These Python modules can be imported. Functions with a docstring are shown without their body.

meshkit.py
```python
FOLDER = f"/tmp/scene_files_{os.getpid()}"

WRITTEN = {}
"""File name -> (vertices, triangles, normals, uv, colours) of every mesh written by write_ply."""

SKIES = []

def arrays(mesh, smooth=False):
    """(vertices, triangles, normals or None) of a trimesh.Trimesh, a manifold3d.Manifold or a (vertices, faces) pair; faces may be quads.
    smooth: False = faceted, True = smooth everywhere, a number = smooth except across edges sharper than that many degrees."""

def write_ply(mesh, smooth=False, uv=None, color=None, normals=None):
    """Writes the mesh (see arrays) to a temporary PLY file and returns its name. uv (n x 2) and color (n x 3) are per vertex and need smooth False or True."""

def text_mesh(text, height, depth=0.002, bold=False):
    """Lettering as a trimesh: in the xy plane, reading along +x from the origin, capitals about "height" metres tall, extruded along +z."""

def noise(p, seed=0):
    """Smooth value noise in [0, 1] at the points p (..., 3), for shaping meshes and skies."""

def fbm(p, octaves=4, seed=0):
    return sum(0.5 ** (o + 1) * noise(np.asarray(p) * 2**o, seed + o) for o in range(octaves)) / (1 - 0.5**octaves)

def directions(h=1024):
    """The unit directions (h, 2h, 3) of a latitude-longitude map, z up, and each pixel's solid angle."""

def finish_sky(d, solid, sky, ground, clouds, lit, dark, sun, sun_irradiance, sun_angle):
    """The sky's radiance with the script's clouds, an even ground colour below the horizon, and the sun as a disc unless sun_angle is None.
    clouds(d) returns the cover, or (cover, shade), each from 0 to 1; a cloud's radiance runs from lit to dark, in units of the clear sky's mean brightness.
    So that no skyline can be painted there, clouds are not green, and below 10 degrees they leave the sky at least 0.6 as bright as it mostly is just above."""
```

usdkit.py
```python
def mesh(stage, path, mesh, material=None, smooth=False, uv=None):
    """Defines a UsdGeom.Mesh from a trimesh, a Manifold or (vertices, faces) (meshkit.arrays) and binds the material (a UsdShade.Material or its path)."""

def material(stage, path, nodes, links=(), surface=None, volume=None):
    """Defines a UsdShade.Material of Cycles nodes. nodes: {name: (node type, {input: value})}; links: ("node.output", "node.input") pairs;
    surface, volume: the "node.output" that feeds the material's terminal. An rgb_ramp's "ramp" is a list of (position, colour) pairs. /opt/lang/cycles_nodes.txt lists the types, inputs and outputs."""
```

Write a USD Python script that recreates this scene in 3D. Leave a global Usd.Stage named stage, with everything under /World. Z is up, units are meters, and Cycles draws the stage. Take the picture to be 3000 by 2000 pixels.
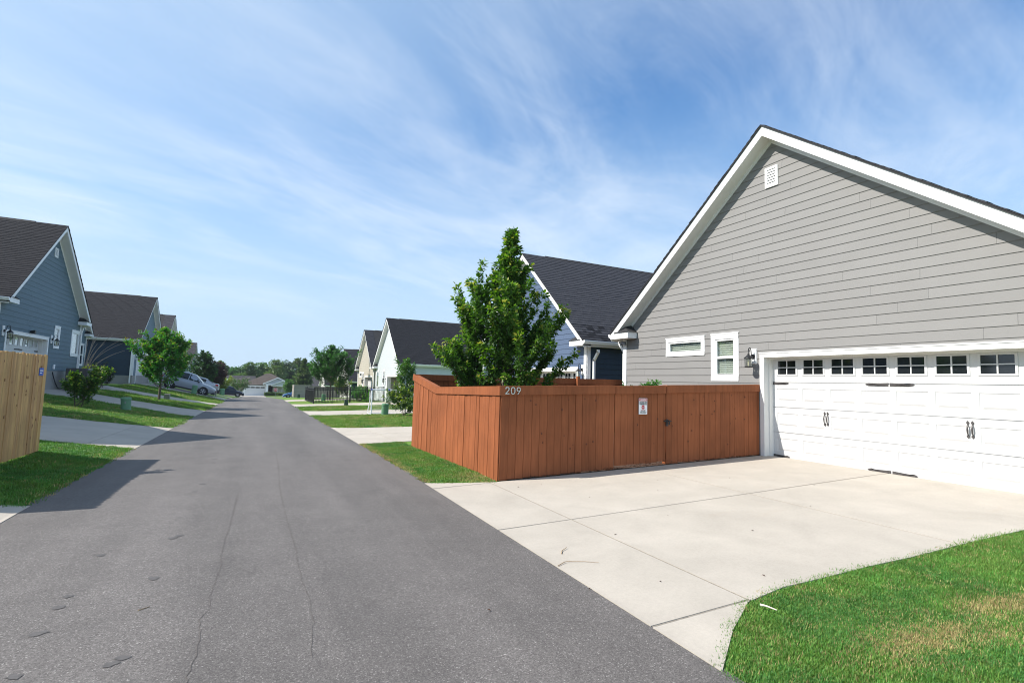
import math, random
import numpy as np, trimesh, usdkit, meshkit
from shapely.geometry import Polygon, box as sbox, LineString
from shapely.ops import unary_union
from pxr import Usd, UsdGeom, UsdLux, UsdShade, Gf, Sdf, Vt
random.seed(7); np.random.seed(7)
PI = math.pi
stage = Usd.Stage.CreateInMemory()
UsdGeom.SetStageUpAxis(stage, UsdGeom.Tokens.z); UsdGeom.SetStageMetersPerUnit(stage, 1.0)
world = UsdGeom.Xform.Define(stage, '/World'); stage.SetDefaultPrim(world.GetPrim())
UsdGeom.Scope.Define(stage, '/World/Looks')

# ------------------------------------------------------------------ camera
EYE = 1.62
YAW, PITCH, ROLL = .458924, .082748, .029767
EXPOSURE = 0.52
def cam_axes():
    cy, sy, cp, sp = math.cos(YAW), math.sin(YAW), math.cos(PITCH), math.sin(PITCH)
    f = np.array([sy*cp, cy*cp, sp]); r = np.array([cy, -sy, 0.]); u = np.cross(r, f)
    c, s = math.cos(ROLL), math.sin(ROLL)
    return c*r + s*u, -s*r + c*u, f
cr_, cu_, cf_ = cam_axes()
cam = UsdGeom.Camera.Define(stage, '/World/camera')
cam.AddTransformOp().Set(Gf.Matrix4d(*[*cr_, 0], *[*cu_, 0], *[*(-cf_), 0], 0, 0, EYE, 1))
cam.CreateFocalLengthAttr(18.06); cam.CreateHorizontalApertureAttr(36.0); cam.CreateVerticalApertureAttr(36.0*682/1024)
cam.CreateClippingRangeAttr(Gf.Vec2f(.05, 3000)); cam.CreateExposureAttr(EXPOSURE)

# ------------------------------------------------------------------ sun and sky
SUN = np.array([-1., .26, .98]); SUN /= np.linalg.norm(SUN)
SUN_EL, SUN_ROT = math.asin(SUN[2]), math.atan2(SUN[0], SUN[1])
SKY_STRENGTH, SUN_INT = .088, 1.25
sun = UsdLux.DistantLight.Define(stage, '/World/sun')
z_ = SUN; x_ = np.cross([0, 0, 1], z_); x_ /= np.linalg.norm(x_); y_ = np.cross(z_, x_)
sun.AddTransformOp().Set(Gf.Matrix4d(*[*x_, 0], *[*y_, 0], *[*z_, 0], 0, 0, 60, 1))
sun.CreateIntensityAttr(SUN_INT); sun.CreateAngleAttr(.53); sun.CreateColorAttr(Gf.Vec3f(1, .95, .87)); sun.CreateNormalizeAttr(True)
dome = UsdLux.DomeLight.Define(stage, '/World/sky'); dome.CreateIntensityAttr(1.0)
CLOUD = 8.6; VEIL = (4.7, 6.2, 7.9)
a_ = math.radians(27)
nodes = {
 'tc': ('texture_coordinate', {}), 'sep': ('separate_xyz', {}),
 'zc': ('math', {'math_type': 'maximum', 'value2': .02}), 'za': ('math', {'math_type': 'add', 'value2': .10}),
 'px': ('math', {'math_type': 'divide'}), 'py': ('math', {'math_type': 'divide'}), 'p': ('combine_xyz', {}),
 'm1': ('mapping', {'rotation': (0, 0, -a_), 'scale': (1, 1, 1), 'location': (3.1, 1.7, 0)}),
 's1': ('mapping', {'scale': (.72, 1.30, 1)}), 's2': ('mapping', {'scale': (1.7, 4.2, 1)}), 's3': ('mapping', {'scale': (.34, .48, 1), 'location': (.35, .2, 0)}),
 'n1': ('noise_texture', {'scale': 1.0, 'detail': 8.0, 'roughness': .57, 'distortion': .9}),
 'n2': ('noise_texture', {'scale': 1.0, 'detail': 6.0, 'roughness': .62, 'distortion': .9}),
 'n3': ('noise_texture', {'scale': 1.0, 'detail': 2.0, 'roughness': .5}),
 'w2': ('math', {'math_type': 'multiply', 'value2': .31}), 'w3': ('math', {'math_type': 'multiply', 'value2': .75}),
 'a1': ('math', {'math_type': 'add'}), 'a2': ('math', {'math_type': 'add'}),
 'mr': ('map_range', {'from_min': .86, 'from_max': 1.44, 'to_min': 0., 'to_max': .62, 'clamp': True, 'range_type': 'smoothstep'}),
 'sky': ('sky_texture', {'sky_type': 'single_scattering', 'sun_disc': False, 'sun_elevation': SUN_EL, 'sun_rotation': SUN_ROT, 'air_density': 1.0, 'aerosol_density': .7, 'ozone_density': 2.5}),
 'mx': ('mix_color', {'b': (CLOUD*.86, CLOUD*.95, CLOUD*1.06), 'use_clamp': True}),
 'hs': ('hsv', {'saturation': 1.28, 'value': 1.65}), 'vz': ('map_range', {'from_min': 0., 'from_max': .62, 'to_min': .95, 'to_max': .0, 'clamp': True, 'range_type': 'smoothstep'}), 'sd': ('vector_math', {'math_type': 'dot_product', 'vector2': tuple(map(float, SUN))}), 'sm': ('map_range', {'from_min': -.15, 'from_max': .95, 'to_min': 0., 'to_max': .85, 'clamp': True, 'range_type': 'smoothstep'}), 'sx': ('math', {'math_type': 'maximum'}), 'vx': ('mix_color', {'b': VEIL}), 'zf': ('map_range', {'from_min': .03, 'from_max': .22, 'clamp': True, 'range_type': 'smoothstep'}), 'cf': ('math', {'math_type': 'multiply'}),
 'bg': ('background_shader', {'strength': SKY_STRENGTH})}
links = [('tc.generated', 'sep.vector'), ('sep.z', 'zc.value1'), ('zc.value', 'za.value1'), ('sep.x', 'px.value1'), ('za.value', 'px.value2'), ('sep.y', 'py.value1'), ('za.value', 'py.value2'),
 ('px.value', 'p.x'), ('py.value', 'p.y'), ('p.vector', 'm1.vector'), ('m1.vector', 's1.vector'), ('m1.vector', 's2.vector'), ('m1.vector', 's3.vector'),
 ('s1.vector', 'n1.vector'), ('s2.vector', 'n2.vector'), ('s3.vector', 'n3.vector'), ('n2.fac', 'w2.value1'), ('n3.fac', 'w3.value1'), ('n1.fac', 'a1.value1'), ('w2.value', 'a1.value2'),
 ('a1.value', 'a2.value1'), ('w3.value', 'a2.value2'), ('a2.value', 'mr.value'), ('sep.z', 'zf.value'), ('mr.result', 'cf.value1'), ('zf.result', 'cf.value2'), ('cf.value', 'mx.fac'), ('sky.color', 'hs.color'), ('hs.color', 'vx.a'), ('sep.z', 'vz.value'), ('tc.generated', 'sd.vector1'), ('sd.value', 'sm.value'), ('vz.result', 'sx.value1'), ('sm.result', 'sx.value2'), ('sx.value', 'vx.fac'), ('vx.result', 'mx.a'), ('mx.result', 'bg.color')]
skym = usdkit.material(stage, '/World/Looks/sky_air', nodes, links, surface='bg.background')
UsdShade.MaterialBindingAPI.Apply(dome.GetPrim()).Bind(skym)
dome.GetPrim().SetCustomDataByKey('kind', 'structure')

# ------------------------------------------------------------------ helpers: prims
_used = {}
def numbered(parent, name):
    k = (parent, name); n = _used.get(k, 0); _used[k] = n+1
    return name if n == 0 else '%s_%03d' % (name, n)
def pathof(parent): return '/World' if parent is None else (parent if isinstance(parent, str) else str(parent.GetPath()))
def tag(o, label=None, cat=None, group=None, kind=None):
    p = o.GetPrim() if hasattr(o, 'GetPrim') else o
    for k, v in (('label', label), ('category', cat), ('group', group), ('kind', kind)):
        if v: p.SetCustomDataByKey(k, v)
    return p
def thing(name, label=None, cat=None, group=None, loc=None, rotz=0, kind=None, mat=None):
    x = UsdGeom.Xform.Define(stage, '/World/' + numbered('/World', name))
    if mat is not None: x.AddTransformOp().Set(mat)
    elif loc is not None:
        x.AddTranslateOp().Set(Gf.Vec3d(*map(float, loc)))
        if rotz: x.AddRotateZOp().Set(float(rotz))
    return tag(x, label, cat, group, kind)
def obj(name, g, mat, parent=None, smooth=False, kind=None, label=None):
    pp = pathof(parent)
    mesh = g.arrays() if isinstance(g, G) else g
    m = usdkit.mesh(stage, pp + '/' + numbered(pp, name), mesh, mat, smooth=smooth)
    return tag(m, label=label, kind=kind)

class G:
    """collects faces; T maps local (d, y, z) to the world"""
    def __init__(s, T=None): s.v, s.f, s.n, s.T = [], [], 0, T
    def add(s, v, f):
        v = np.asarray(v, float).reshape(-1, 3); s.v.append(v); s.f.append(np.asarray(f, int).reshape(-1, 3) + s.n); s.n += len(v); return s
    def hexa(s, p):   # 4 bottom, 4 top, same order
        return s.add(p, [[0,2,1],[0,3,2],[4,5,6],[4,6,7],[0,1,5],[0,5,4],[1,2,6],[1,6,5],[2,3,7],[2,7,6],[3,0,4],[3,4,7]])
    def box(s, x0, x1, y0, y1, z0, z1):
        return s.hexa([(x0,y0,z0),(x1,y0,z0),(x1,y1,z0),(x0,y1,z0),(x0,y0,z1),(x1,y0,z1),(x1,y1,z1),(x0,y1,z1)])
    def bev(s, x0, x1, y0, y1, z0, z1, b=.01):
        c = np.array([(x0+x1)/2, (y0+y1)/2, (z0+z1)/2]); h = np.abs([x1-x0, y1-y0, z1-z0])/2; b = min(b, h.min()*.9); pts = []
        for sx in (-1, 1):
            for sy in (-1, 1):
                for sz in (-1, 1):
                    S = np.array([sx, sy, sz])
                    for k in range(3):
                        q = h.copy() - b; q[k] = h[k]; pts.append(c + S*q)
        hull = trimesh.convex.convex_hull(np.array(pts)); return s.add(hull.vertices, hull.faces)
    def fan(s, pts): return s.add(pts, [[0, i, i+1] for i in range(1, len(pts)-1)])
    def quad(s, *p): return s.fan(p)
    def prism(s, pts0, pts1):   # two matching loops
        n = len(pts0); f = [[0, i+1, i] for i in range(1, n-1)] + [[n, n+i, n+i+1] for i in range(1, n-1)]
        for i in range(n): j = (i+1) % n; f += [[i, j, n+j], [i, n+j, n+i]]
        return s.add(list(pts0)+list(pts1), f)
    def tube(s, pts, r, n=6, cap=True):
        pts = np.asarray(pts, float); r = np.broadcast_to(np.asarray(r, float), (len(pts),))
        t = np.gradient(pts, axis=0); t /= np.maximum(np.linalg.norm(t, axis=1, keepdims=True), 1e-9)
        a = np.array([0, 0, 1.]) if abs(t[0][2]) < .9 else np.array([1., 0, 0]); V = []
        u = np.cross(t[0], a)
        for i in range(len(pts)):
            u = u - t[i]*np.dot(u, t[i]); u = u/max(np.linalg.norm(u), 1e-9); w = np.cross(t[i], u)
            an = np.arange(n)*2*PI/n; V.append(pts[i] + r[i]*(np.cos(an)[:, None]*u + np.sin(an)[:, None]*w))
        V = np.vstack(V); F = []
        for i in range(len(pts)-1):
            for k in range(n):
                k2 = (k+1) % n; A, B, C, D = i*n+k, i*n+k2, (i+1)*n+k2, (i+1)*n+k; F += [[A, B, C], [A, C, D]]
        if cap:
            F += [[0, k+1, k] for k in range(1, n-1)]; b = (len(pts)-1)*n; F += [[b, b+k, b+k+1] for k in range(1, n-1)]
        return s.add(V, F)
    def lathe(s, prof, c=(0, 0, 0), n=16, axis=2):
        prof = np.asarray(prof, float); an = np.arange(n)*2*PI/n; V = []
        for r, h in prof:
            P = np.zeros((n, 3)); i, j = [k for k in range(3) if k != axis]; P[:, i] = r*np.cos(an); P[:, j] = r*np.sin(an); P[:, axis] = h; V.append(P)
        V = np.vstack(V) + np.asarray(c, float); F = []
        for i in range(len(prof)-1):
            for k in range(n):
                k2 = (k+1) % n; F += [[i*n+k, i*n+k2, (i+1)*n+k2], [i*n+k, (i+1)*n+k2, (i+1)*n+k]]
        return s.add(V, F)
    def poly(s, shp, fmap):
        v, f = tri(shp); return s.add(fmap(v), f)
    def arrays(s):
        v = np.vstack(s.v) if s.v else np.zeros((0, 3)); f = np.vstack(s.f) if s.f else np.zeros((0, 3), int)
        if s.T is not None:
            v = s.T(v)
            if getattr(s.T, 'flip', False): f = f[:, ::-1]
        return v, f
def convex(c):
    d = np.diff(np.vstack([c, c[:1]]), axis=0); e = np.roll(d, -1, 0); k = d[:, 0]*e[:, 1]-d[:, 1]*e[:, 0]; return (k > -1e-9).all() or (k < 1e-9).all()
def tri(shp):
    c = np.array(shp.exterior.coords)[:-1]
    if not shp.interiors and convex(c): return c, np.array([[0, i, i+1] for i in range(1, len(c)-1)])
    v, f = trimesh.creation.triangulate_polygon(shp, engine='earcut'); return np.asarray(v), np.asarray(f)
def polys(s):
    if s.is_empty: return []
    return [p for p in getattr(s, 'geoms', [s]) if p.geom_type == 'Polygon' and p.area > 1e-6]

# ------------------------------------------------------------------ helpers: materials
def srgb(r, g, b): return tuple((c/255/12.92 if c <= 10 else ((c/255+.055)/1.055)**2.4) for c in (r, g, b))
def mat(name, color, rough=.6, var=.08, scale=(6, 6, 6), detail=4, bump=0, bscale=None, rnd=0, spec=.4, island=0, metallic=0, trans=0, coord='position', var2=None, hue=0):
    """principled with procedural tone: noise along scale, per-object and per-island randomness"""
    N = {'g': ('geometry', {}), 't': ('texture_coordinate', {}), 'm': ('mapping', {'scale': scale}), 'n': ('noise_texture', {'scale': 1.0, 'detail': float(detail), 'roughness': .6}),
         'r': ('map_range', {'from_min': .25, 'from_max': .75, 'to_min': 1-var, 'to_max': 1+var}),
         'h': ('hsv', {'color': color}), 'p': ('principled_bsdf', {'roughness': rough, 'specular_ior_level': spec, 'metallic': metallic})}
    src = 'g.position' if coord == 'position' else 't.object'
    L = [(src, 'm.vector'), ('m.vector', 'n.vector'), ('n.fac', 'r.value'), ('h.color', 'p.base_color')]
    last = 'r.result'
    if var2:
        N['n2'] = ('noise_texture', {'scale': var2[1], 'detail': 3.0}); N['r2'] = ('map_range', {'from_min': .3, 'from_max': .7, 'to_min': 1-var2[0], 'to_max': 1+var2[0]}); N['mu2'] = ('math', {'math_type': 'multiply'})
        L += [(src, 'n2.vector'), ('n2.fac', 'r2.value'), (last, 'mu2.value1'), ('r2.result', 'mu2.value2')]; last = 'mu2.value'
    if rnd or island:
        N['o'] = ('object_info', {}); N['ad'] = ('math', {'math_type': 'add'}); N['fr'] = ('math', {'math_type': 'fraction'}); N['rr'] = ('map_range', {'to_min': 1-(rnd or island), 'to_max': 1+(rnd or island)}); N['mu'] = ('math', {'math_type': 'multiply'})
        L += [('o.random', 'ad.value1')] + ([('g.random_per_island', 'ad.value2')] if island else []) + [('ad.value', 'fr.value1'), ('fr.value', 'rr.value'), (last, 'mu.value1'), ('rr.result', 'mu.value2')]; last = 'mu.value'
        if hue:
            N['rh'] = ('map_range', {'to_min': .5-hue, 'to_max': .5+hue}); L += [('fr.value', 'rh.value'), ('rh.result', 'h.hue')]
    L.append((last, 'h.value'))
    if bump:
        N['bm'] = ('mapping', {'scale': bscale or scale}); N['bn'] = ('noise_texture', {'scale': 1.0, 'detail': 5.0, 'roughness': .65}); N['b'] = ('bump', {'strength': 1.0, 'distance': bump})
        L += [(src, 'bm.vector'), ('bm.vector', 'bn.vector'), ('bn.fac', 'b.height'), ('b.normal', 'p.normal')]
    surf = 'p.BSDF'
    if trans:
        N['tr'] = ('translucent_bsdf', {}); N['hs'] = ('hsv', {'saturation': 1.15, 'value': 1.5}); N['mc'] = ('mix_closure', {'fac': trans})
        L += [('h.color', 'hs.color'), ('hs.color', 'tr.color'), ('p.BSDF', 'mc.closure1'), ('tr.BSDF', 'mc.closure2')]; surf = 'mc.closure'
    return usdkit.material(stage, '/World/Looks/' + name, N, L, surface=surf)
def asphalt_mat():
    N = {'g': ('geometry', {}), 'n1': ('noise_texture', {'scale': 70., 'detail': 5., 'roughness': .8}), 'v': ('voronoi_texture', {'scale': 150., 'feature': 'f1'}), 'v2': ('voronoi_texture', {'scale': 38., 'feature': 'f1'}),
         'm2': ('mapping', {'scale': (1.1, .10, 1)}), 'n2': ('noise_texture', {'scale': 1., 'detail': 5., 'roughness': .6}), 'n3': ('noise_texture', {'scale': 1.7, 'detail': 5., 'roughness': .65}),
         'r1': ('rgb_ramp', {'ramp': [(.0, (.072, .064, .060)), (.35, (.104, .094, .089)), (.70, (.129, .117, .110)), (.95, (.158, .145, .136)), (1., (.29, .272, .255))]}),
         'r2': ('map_range', {'from_min': .3, 'from_max': .7, 'to_min': .80, 'to_max': 1.20}), 'r3': ('map_range', {'from_min': .3, 'from_max': .7, 'to_min': .90, 'to_max': 1.08}), 'r4': ('map_range', {'from_min': .25, 'from_max': .75, 'to_min': .74, 'to_max': 1.26}),
         'vr': ('separate_color', {}), 'mm': ('math', {'math_type': 'multiply'}), 'mm2': ('math', {'math_type': 'multiply'}),
         'h': ('hsv', {}), 'b': ('bump', {'strength': .5, 'distance': .004}), 'p': ('principled_bsdf', {'roughness': .78, 'specular_ior_level': .4})}
    L = [('g.position', 'n1.vector'), ('g.position', 'v.vector'), ('g.position', 'm2.vector'), ('m2.vector', 'n2.vector'), ('g.position', 'n3.vector'), ('v.color', 'vr.color'), ('vr.r', 'r1.fac'), ('n2.fac', 'r2.value'), ('n3.fac', 'r3.value'), ('n1.fac', 'r4.value'),
         ('r2.result', 'mm.value1'), ('r3.result', 'mm.value2'), ('mm.value', 'mm2.value1'), ('r4.result', 'mm2.value2'), ('mm2.value', 'h.value'), ('r1.color', 'h.color'), ('h.color', 'p.base_color'),
         ('n1.fac', 'b.height'), ('b.normal', 'p.normal')]
    return usdkit.material(stage, '/World/Looks/asphalt', N, L, surface='p.BSDF')
def concrete_mat(name, c, stain=(.40, .30, .22)):
    N = {'g': ('geometry', {}), 'n1': ('noise_texture', {'scale': 40., 'detail': 4., 'roughness': .7}), 'n2': ('noise_texture', {'scale': 1.3, 'detail': 5., 'roughness': .6, 'distortion': .4}),
         'm3': ('mapping', {'scale': (.5, 1.6, 1)}), 'n3': ('noise_texture', {'scale': 1.1, 'detail': 6., 'roughness': .7, 'distortion': .8}),
         'r1': ('map_range', {'from_min': .25, 'from_max': .75, 'to_min': .93, 'to_max': 1.07}), 'r2': ('map_range', {'from_min': .3, 'from_max': .7, 'to_min': .89, 'to_max': 1.07}), 'mm': ('math', {'math_type': 'multiply'}), 'o': ('object_info', {}), 'ro': ('map_range', {'to_min': .97, 'to_max': 1.03}), 'mo': ('math', {'math_type': 'multiply'}),
         'r3': ('map_range', {'from_min': .60, 'from_max': .80, 'to_min': 0., 'to_max': .30, 'clamp': True}), 'mx': ('mix_color', {'a': c, 'b': stain}), 'h': ('hsv', {}), 'b': ('bump', {'strength': .4, 'distance': .003}), 'p': ('principled_bsdf', {'roughness': .85, 'specular_ior_level': .3})}
    L = [('g.position', 'n1.vector'), ('g.position', 'n2.vector'), ('g.position', 'm3.vector'), ('m3.vector', 'n3.vector'), ('n1.fac', 'r1.value'), ('n2.fac', 'r2.value'), ('n3.fac', 'r3.value'), ('r3.result', 'mx.fac'), ('r1.result', 'mm.value1'), ('r2.result', 'mm.value2'),
         ('o.random', 'ro.value'), ('mm.value', 'mo.value1'), ('ro.result', 'mo.value2'), ('mx.result', 'h.color'), ('mo.value', 'h.value'), ('h.color', 'p.base_color'), ('n1.fac', 'b.height'), ('b.normal', 'p.normal')]
    return usdkit.material(stage, '/World/Looks/' + name, N, L, surface='p.BSDF')
def lawn_mat():
    N = {'g': ('geometry', {}), 'n1': ('noise_texture', {'scale': 28., 'detail': 5., 'roughness': .75}), 'n2': ('noise_texture', {'scale': .55, 'detail': 4., 'roughness': .6}), 'n3': ('noise_texture', {'scale': 2.3, 'detail': 3.}),
         'r1': ('map_range', {'from_min': .25, 'from_max': .75, 'to_min': .68, 'to_max': 1.32}), 'f': ('math', {'math_type': 'multiply_add', 'value2': .30, 'value3': 0.}), 'ad': ('math', {'math_type': 'add'}),
         'r2': ('rgb_ramp', {'ramp': [(.48, (.082, .180, .030)), (.64, (.115, .205, .036)), (.80, (.165, .210, .050)), (1.0, (.21, .195, .08))]}), 'h': ('hsv', {}), 'b': ('bump', {'strength': .6, 'distance': .015}), 'p': ('principled_bsdf', {'roughness': .9, 'specular_ior_level': .15})}
    L = [('g.position', 'n1.vector'), ('g.position', 'n2.vector'), ('g.position', 'n3.vector'), ('n1.fac', 'r1.value'), ('n3.fac', 'f.value1'), ('n2.fac', 'ad.value1'), ('f.value', 'ad.value2'), ('ad.value', 'r2.fac'), ('r2.color', 'h.color'), ('r1.result', 'h.value'), ('h.color', 'p.base_color'), ('n1.fac', 'b.height'), ('b.normal', 'p.normal')]
    return usdkit.material(stage, '/World/Looks/lawn', N, L, surface='p.BSDF')
def pane_mat(name, tint=(.85, .9, .9), rough=.02, base=.06):
    N = {'f': ('layer_weight', {'blend': .5}), 'pw': ('math', {'math_type': 'power', 'value2': 4.}), 'ma': ('math', {'math_type': 'multiply_add', 'value2': .8, 'value3': base}), 't': ('transparent_bsdf', {'color': tint}), 'g': ('glossy_bsdf', {'color': (1, 1, 1), 'roughness': rough}), 'm': ('mix_closure', {})}
    return usdkit.material(stage, '/World/Looks/' + name, N, [('f.facing', 'pw.value1'), ('pw.value', 'ma.value1'), ('ma.value', 'm.fac'), ('t.BSDF', 'm.closure1'), ('g.BSDF', 'm.closure2')], surface='m.closure')
def rows_mat(name, color, row=.145, width=.30, var=.25):
    N = {'t': ('texture_coordinate', {}), 'g': ('geometry', {}), 'b': ('brick_texture', {'color1': tuple(c*(1-var) for c in color), 'color2': tuple(c*(1+var) for c in color), 'mortar': tuple(c*.45 for c in color), 'scale': 1., 'mortar_size': .012, 'brick_width': width, 'row_height': row}), 'p': ('principled_bsdf', {'roughness': .95, 'specular_ior_level': .15}), 'm': ('mapping', {'scale': (1, 1, 1)}), 's': ('separate_xyz', {}), 'c': ('combine_xyz', {}), 'k': ('math', {'math_type': 'multiply', 'value2': 1.6})}
    L = [('g.position', 's.vector'), ('s.x', 'c.x'), ('s.z', 'k.value1'), ('k.value', 'c.y'), ('c.vector', 'b.vector'), ('b.color', 'p.base_color')]
    return usdkit.material(stage, '/World/Looks/' + name, N, L, surface='p.BSDF')

M = {}
M['asphalt'] = asphalt_mat(); M['concrete'] = concrete_mat('concrete', (.415, .374, .322)); M['concrete_old'] = concrete_mat('concrete_old', (.34, .325, .30)); M['lawn'] = lawn_mat()
M['joint'] = mat('joint_dirt', (.24, .212, .175), rough=.95, var=.3, scale=(30, 30, 30)); M['crack'] = mat('crack', (.106, .094, .087), rough=.95, var=.3, scale=(30, 30, 30)); M['stain'] = mat('stain', (.090, .083, .080), rough=.7, var=.3, scale=(30, 30, 30))
M['pale'] = mat('pale_scuff', (.16, .155, .15), rough=.9, var=.3, scale=(20, 20, 20))
M['white'] = mat('white_paint', (.76, .76, .76), rough=.45, var=.02, scale=(2, 2, 2)); M['white_door'] = mat('white_door', (.58, .58, .58), rough=.4, var=.015, scale=(2, 2, 2), bump=.0006, bscale=(30, 6, 90))
M['soffit'] = mat('soffit_paint', (.70, .69, .66), rough=.6, var=.03)
SID = dict(bump=.0012, bscale=(8, 8, 120), rough=.65, spec=.25)
M['gray'] = mat('gray_siding', (.230, .224, .220), var=.03, scale=(2, 2, 2), rnd=.025, **SID)
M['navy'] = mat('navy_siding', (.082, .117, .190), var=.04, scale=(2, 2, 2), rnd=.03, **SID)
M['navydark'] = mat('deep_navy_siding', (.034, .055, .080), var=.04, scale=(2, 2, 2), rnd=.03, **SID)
M['slate'] = mat('slate_siding', (.108, .162, .198), var=.04, scale=(2, 2, 2), rnd=.03, **SID)
M['paleblue'] = mat('pale_blue_siding', (.49, .525, .54), var=.03, scale=(2, 2, 2), rnd=.02, **SID)
M['beige'] = mat('beige_siding', (.40, .37, .31), var=.03, scale=(2, 2, 2), rnd=.02, **SID)
M['lightgray'] = mat('light_gray_siding', (.48, .47, .45), var=.03, scale=(2, 2, 2), rnd=.02, **SID)
M['shingle'] = mat('dark_shingle', (.038, .039, .046), rough=.95, spec=.1, var=.35, scale=(60, 60, 60), island=.55, bump=.002, bscale=(200, 200, 200))
M['shingle_b'] = mat('brown_shingle', (.056, .055, .061), rough=.95, spec=.1, var=.35, scale=(60, 60, 60), island=.42, bump=.002, bscale=(200, 200, 200))
M['underlay'] = mat('roof_edge_dark', (.025, .025, .028), rough=.9, var=.2, scale=(30, 30, 30))
M['roof_far'] = rows_mat('roof_far_gray', (.060, .058, .062)); M['roof_tan'] = rows_mat('roof_far_tan', (.100, .082, .072)); M['roof_dark'] = rows_mat('roof_far_dark', (.034, .034, .040))
M['foundation'] = concrete_mat('foundation', (.26, .255, .24)); M['dark'] = mat('dark_interior', (.03, .03, .032), rough=.9); M['interior'] = mat('garage_interior', (.30, .28, .25), rough=.9)
M['blackmetal'] = mat('black_metal', (.018, .018, .02), rough=.45, var=.2); M['gray_iron'] = mat('pewter_iron', (.07, .065, .065), rough=.4, var=.2, scale=(30, 30, 30))
M['pane'] = pane_mat('window_glass', (.92, .94, .92), .02, .10); M['darkpane'] = mat('dark_window', (.012, .014, .016), rough=.06, spec=.8, var=.2)
M['blind'] = mat('blind_slat', (.50, .53, .49), rough=.5, var=.03); M['lampglass'] = pane_mat('lamp_glass', (.8, .82, .8), .1); M['bulb'] = mat('bulb_cream', (.75, .68, .5), rough=.4)
M['gutter'] = mat('gutter_white', (.78, .78, .77), rough=.35, var=.02)
WOODN = dict(scale=(22, 22, 1.6), detail=6, bump=.0012, bscale=(60, 60, 4))
M['stainwood'] = mat('red_brown_stain', (.262, .086, .035), rough=.72, var=.20, rnd=.09, spec=.15, var2=(.13, 1.5), **WOODN)
M['newwood'] = mat('new_pine', (.50, .300, .120), rough=.75, var=.30, rnd=.16, spec=.15, var2=(.10, 2.5), hue=.008, **WOODN)
M['knotred'] = mat('stained_knot', (.10, .035, .018), rough=.8, var=.3, scale=(40, 40, 40)); M['knot'] = mat('pine_knot', (.27, .135, .055), rough=.8, var=.3, scale=(40, 40, 40))
M['bark'] = mat('bark', (.12, .095, .075), rough=.95, var=.3, scale=(20, 20, 4), bump=.004, bscale=(50, 50, 8))
M['bark_pale'] = mat('bark_pale', (.34, .27, .22), rough=.95, var=.3, scale=(20, 20, 4))
M['mulchbed'] = mat('mulch_bed', (.075, .040, .026), rough=.95, var=.6, scale=(40, 40, 40), bump=.02, bscale=(45, 45, 45)); M['mulch'] = mat('mulch_chip', (.095, .045, .026), rough=.95, var=.4, scale=(20, 20, 20), island=.5)
def leaf(n, c, island=.40, hue=.02, trans=.30): M[n] = mat(n, c, rough=.42, spec=.45, var=.12, scale=(3, 3, 3), island=island, hue=hue, trans=trans)
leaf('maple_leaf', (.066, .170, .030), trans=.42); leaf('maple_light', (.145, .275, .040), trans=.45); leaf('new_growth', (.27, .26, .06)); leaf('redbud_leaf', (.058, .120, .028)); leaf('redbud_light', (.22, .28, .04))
leaf('maple_deep', (.040, .100, .024)); leaf('dark_leaf', (.030, .070, .022)); leaf('mid_leaf', (.065, .140, .030)); leaf('far_leaf', (.090, .165, .048)); leaf('far_leaf_dark', (.062, .118, .042)); leaf('far_leaf_light', (.130, .205, .055)); leaf('purple_leaf', (.045, .022, .024)); leaf('yellow_leaf', (.17, .21, .03)); leaf('bud', (.42, .34, .30))
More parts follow.
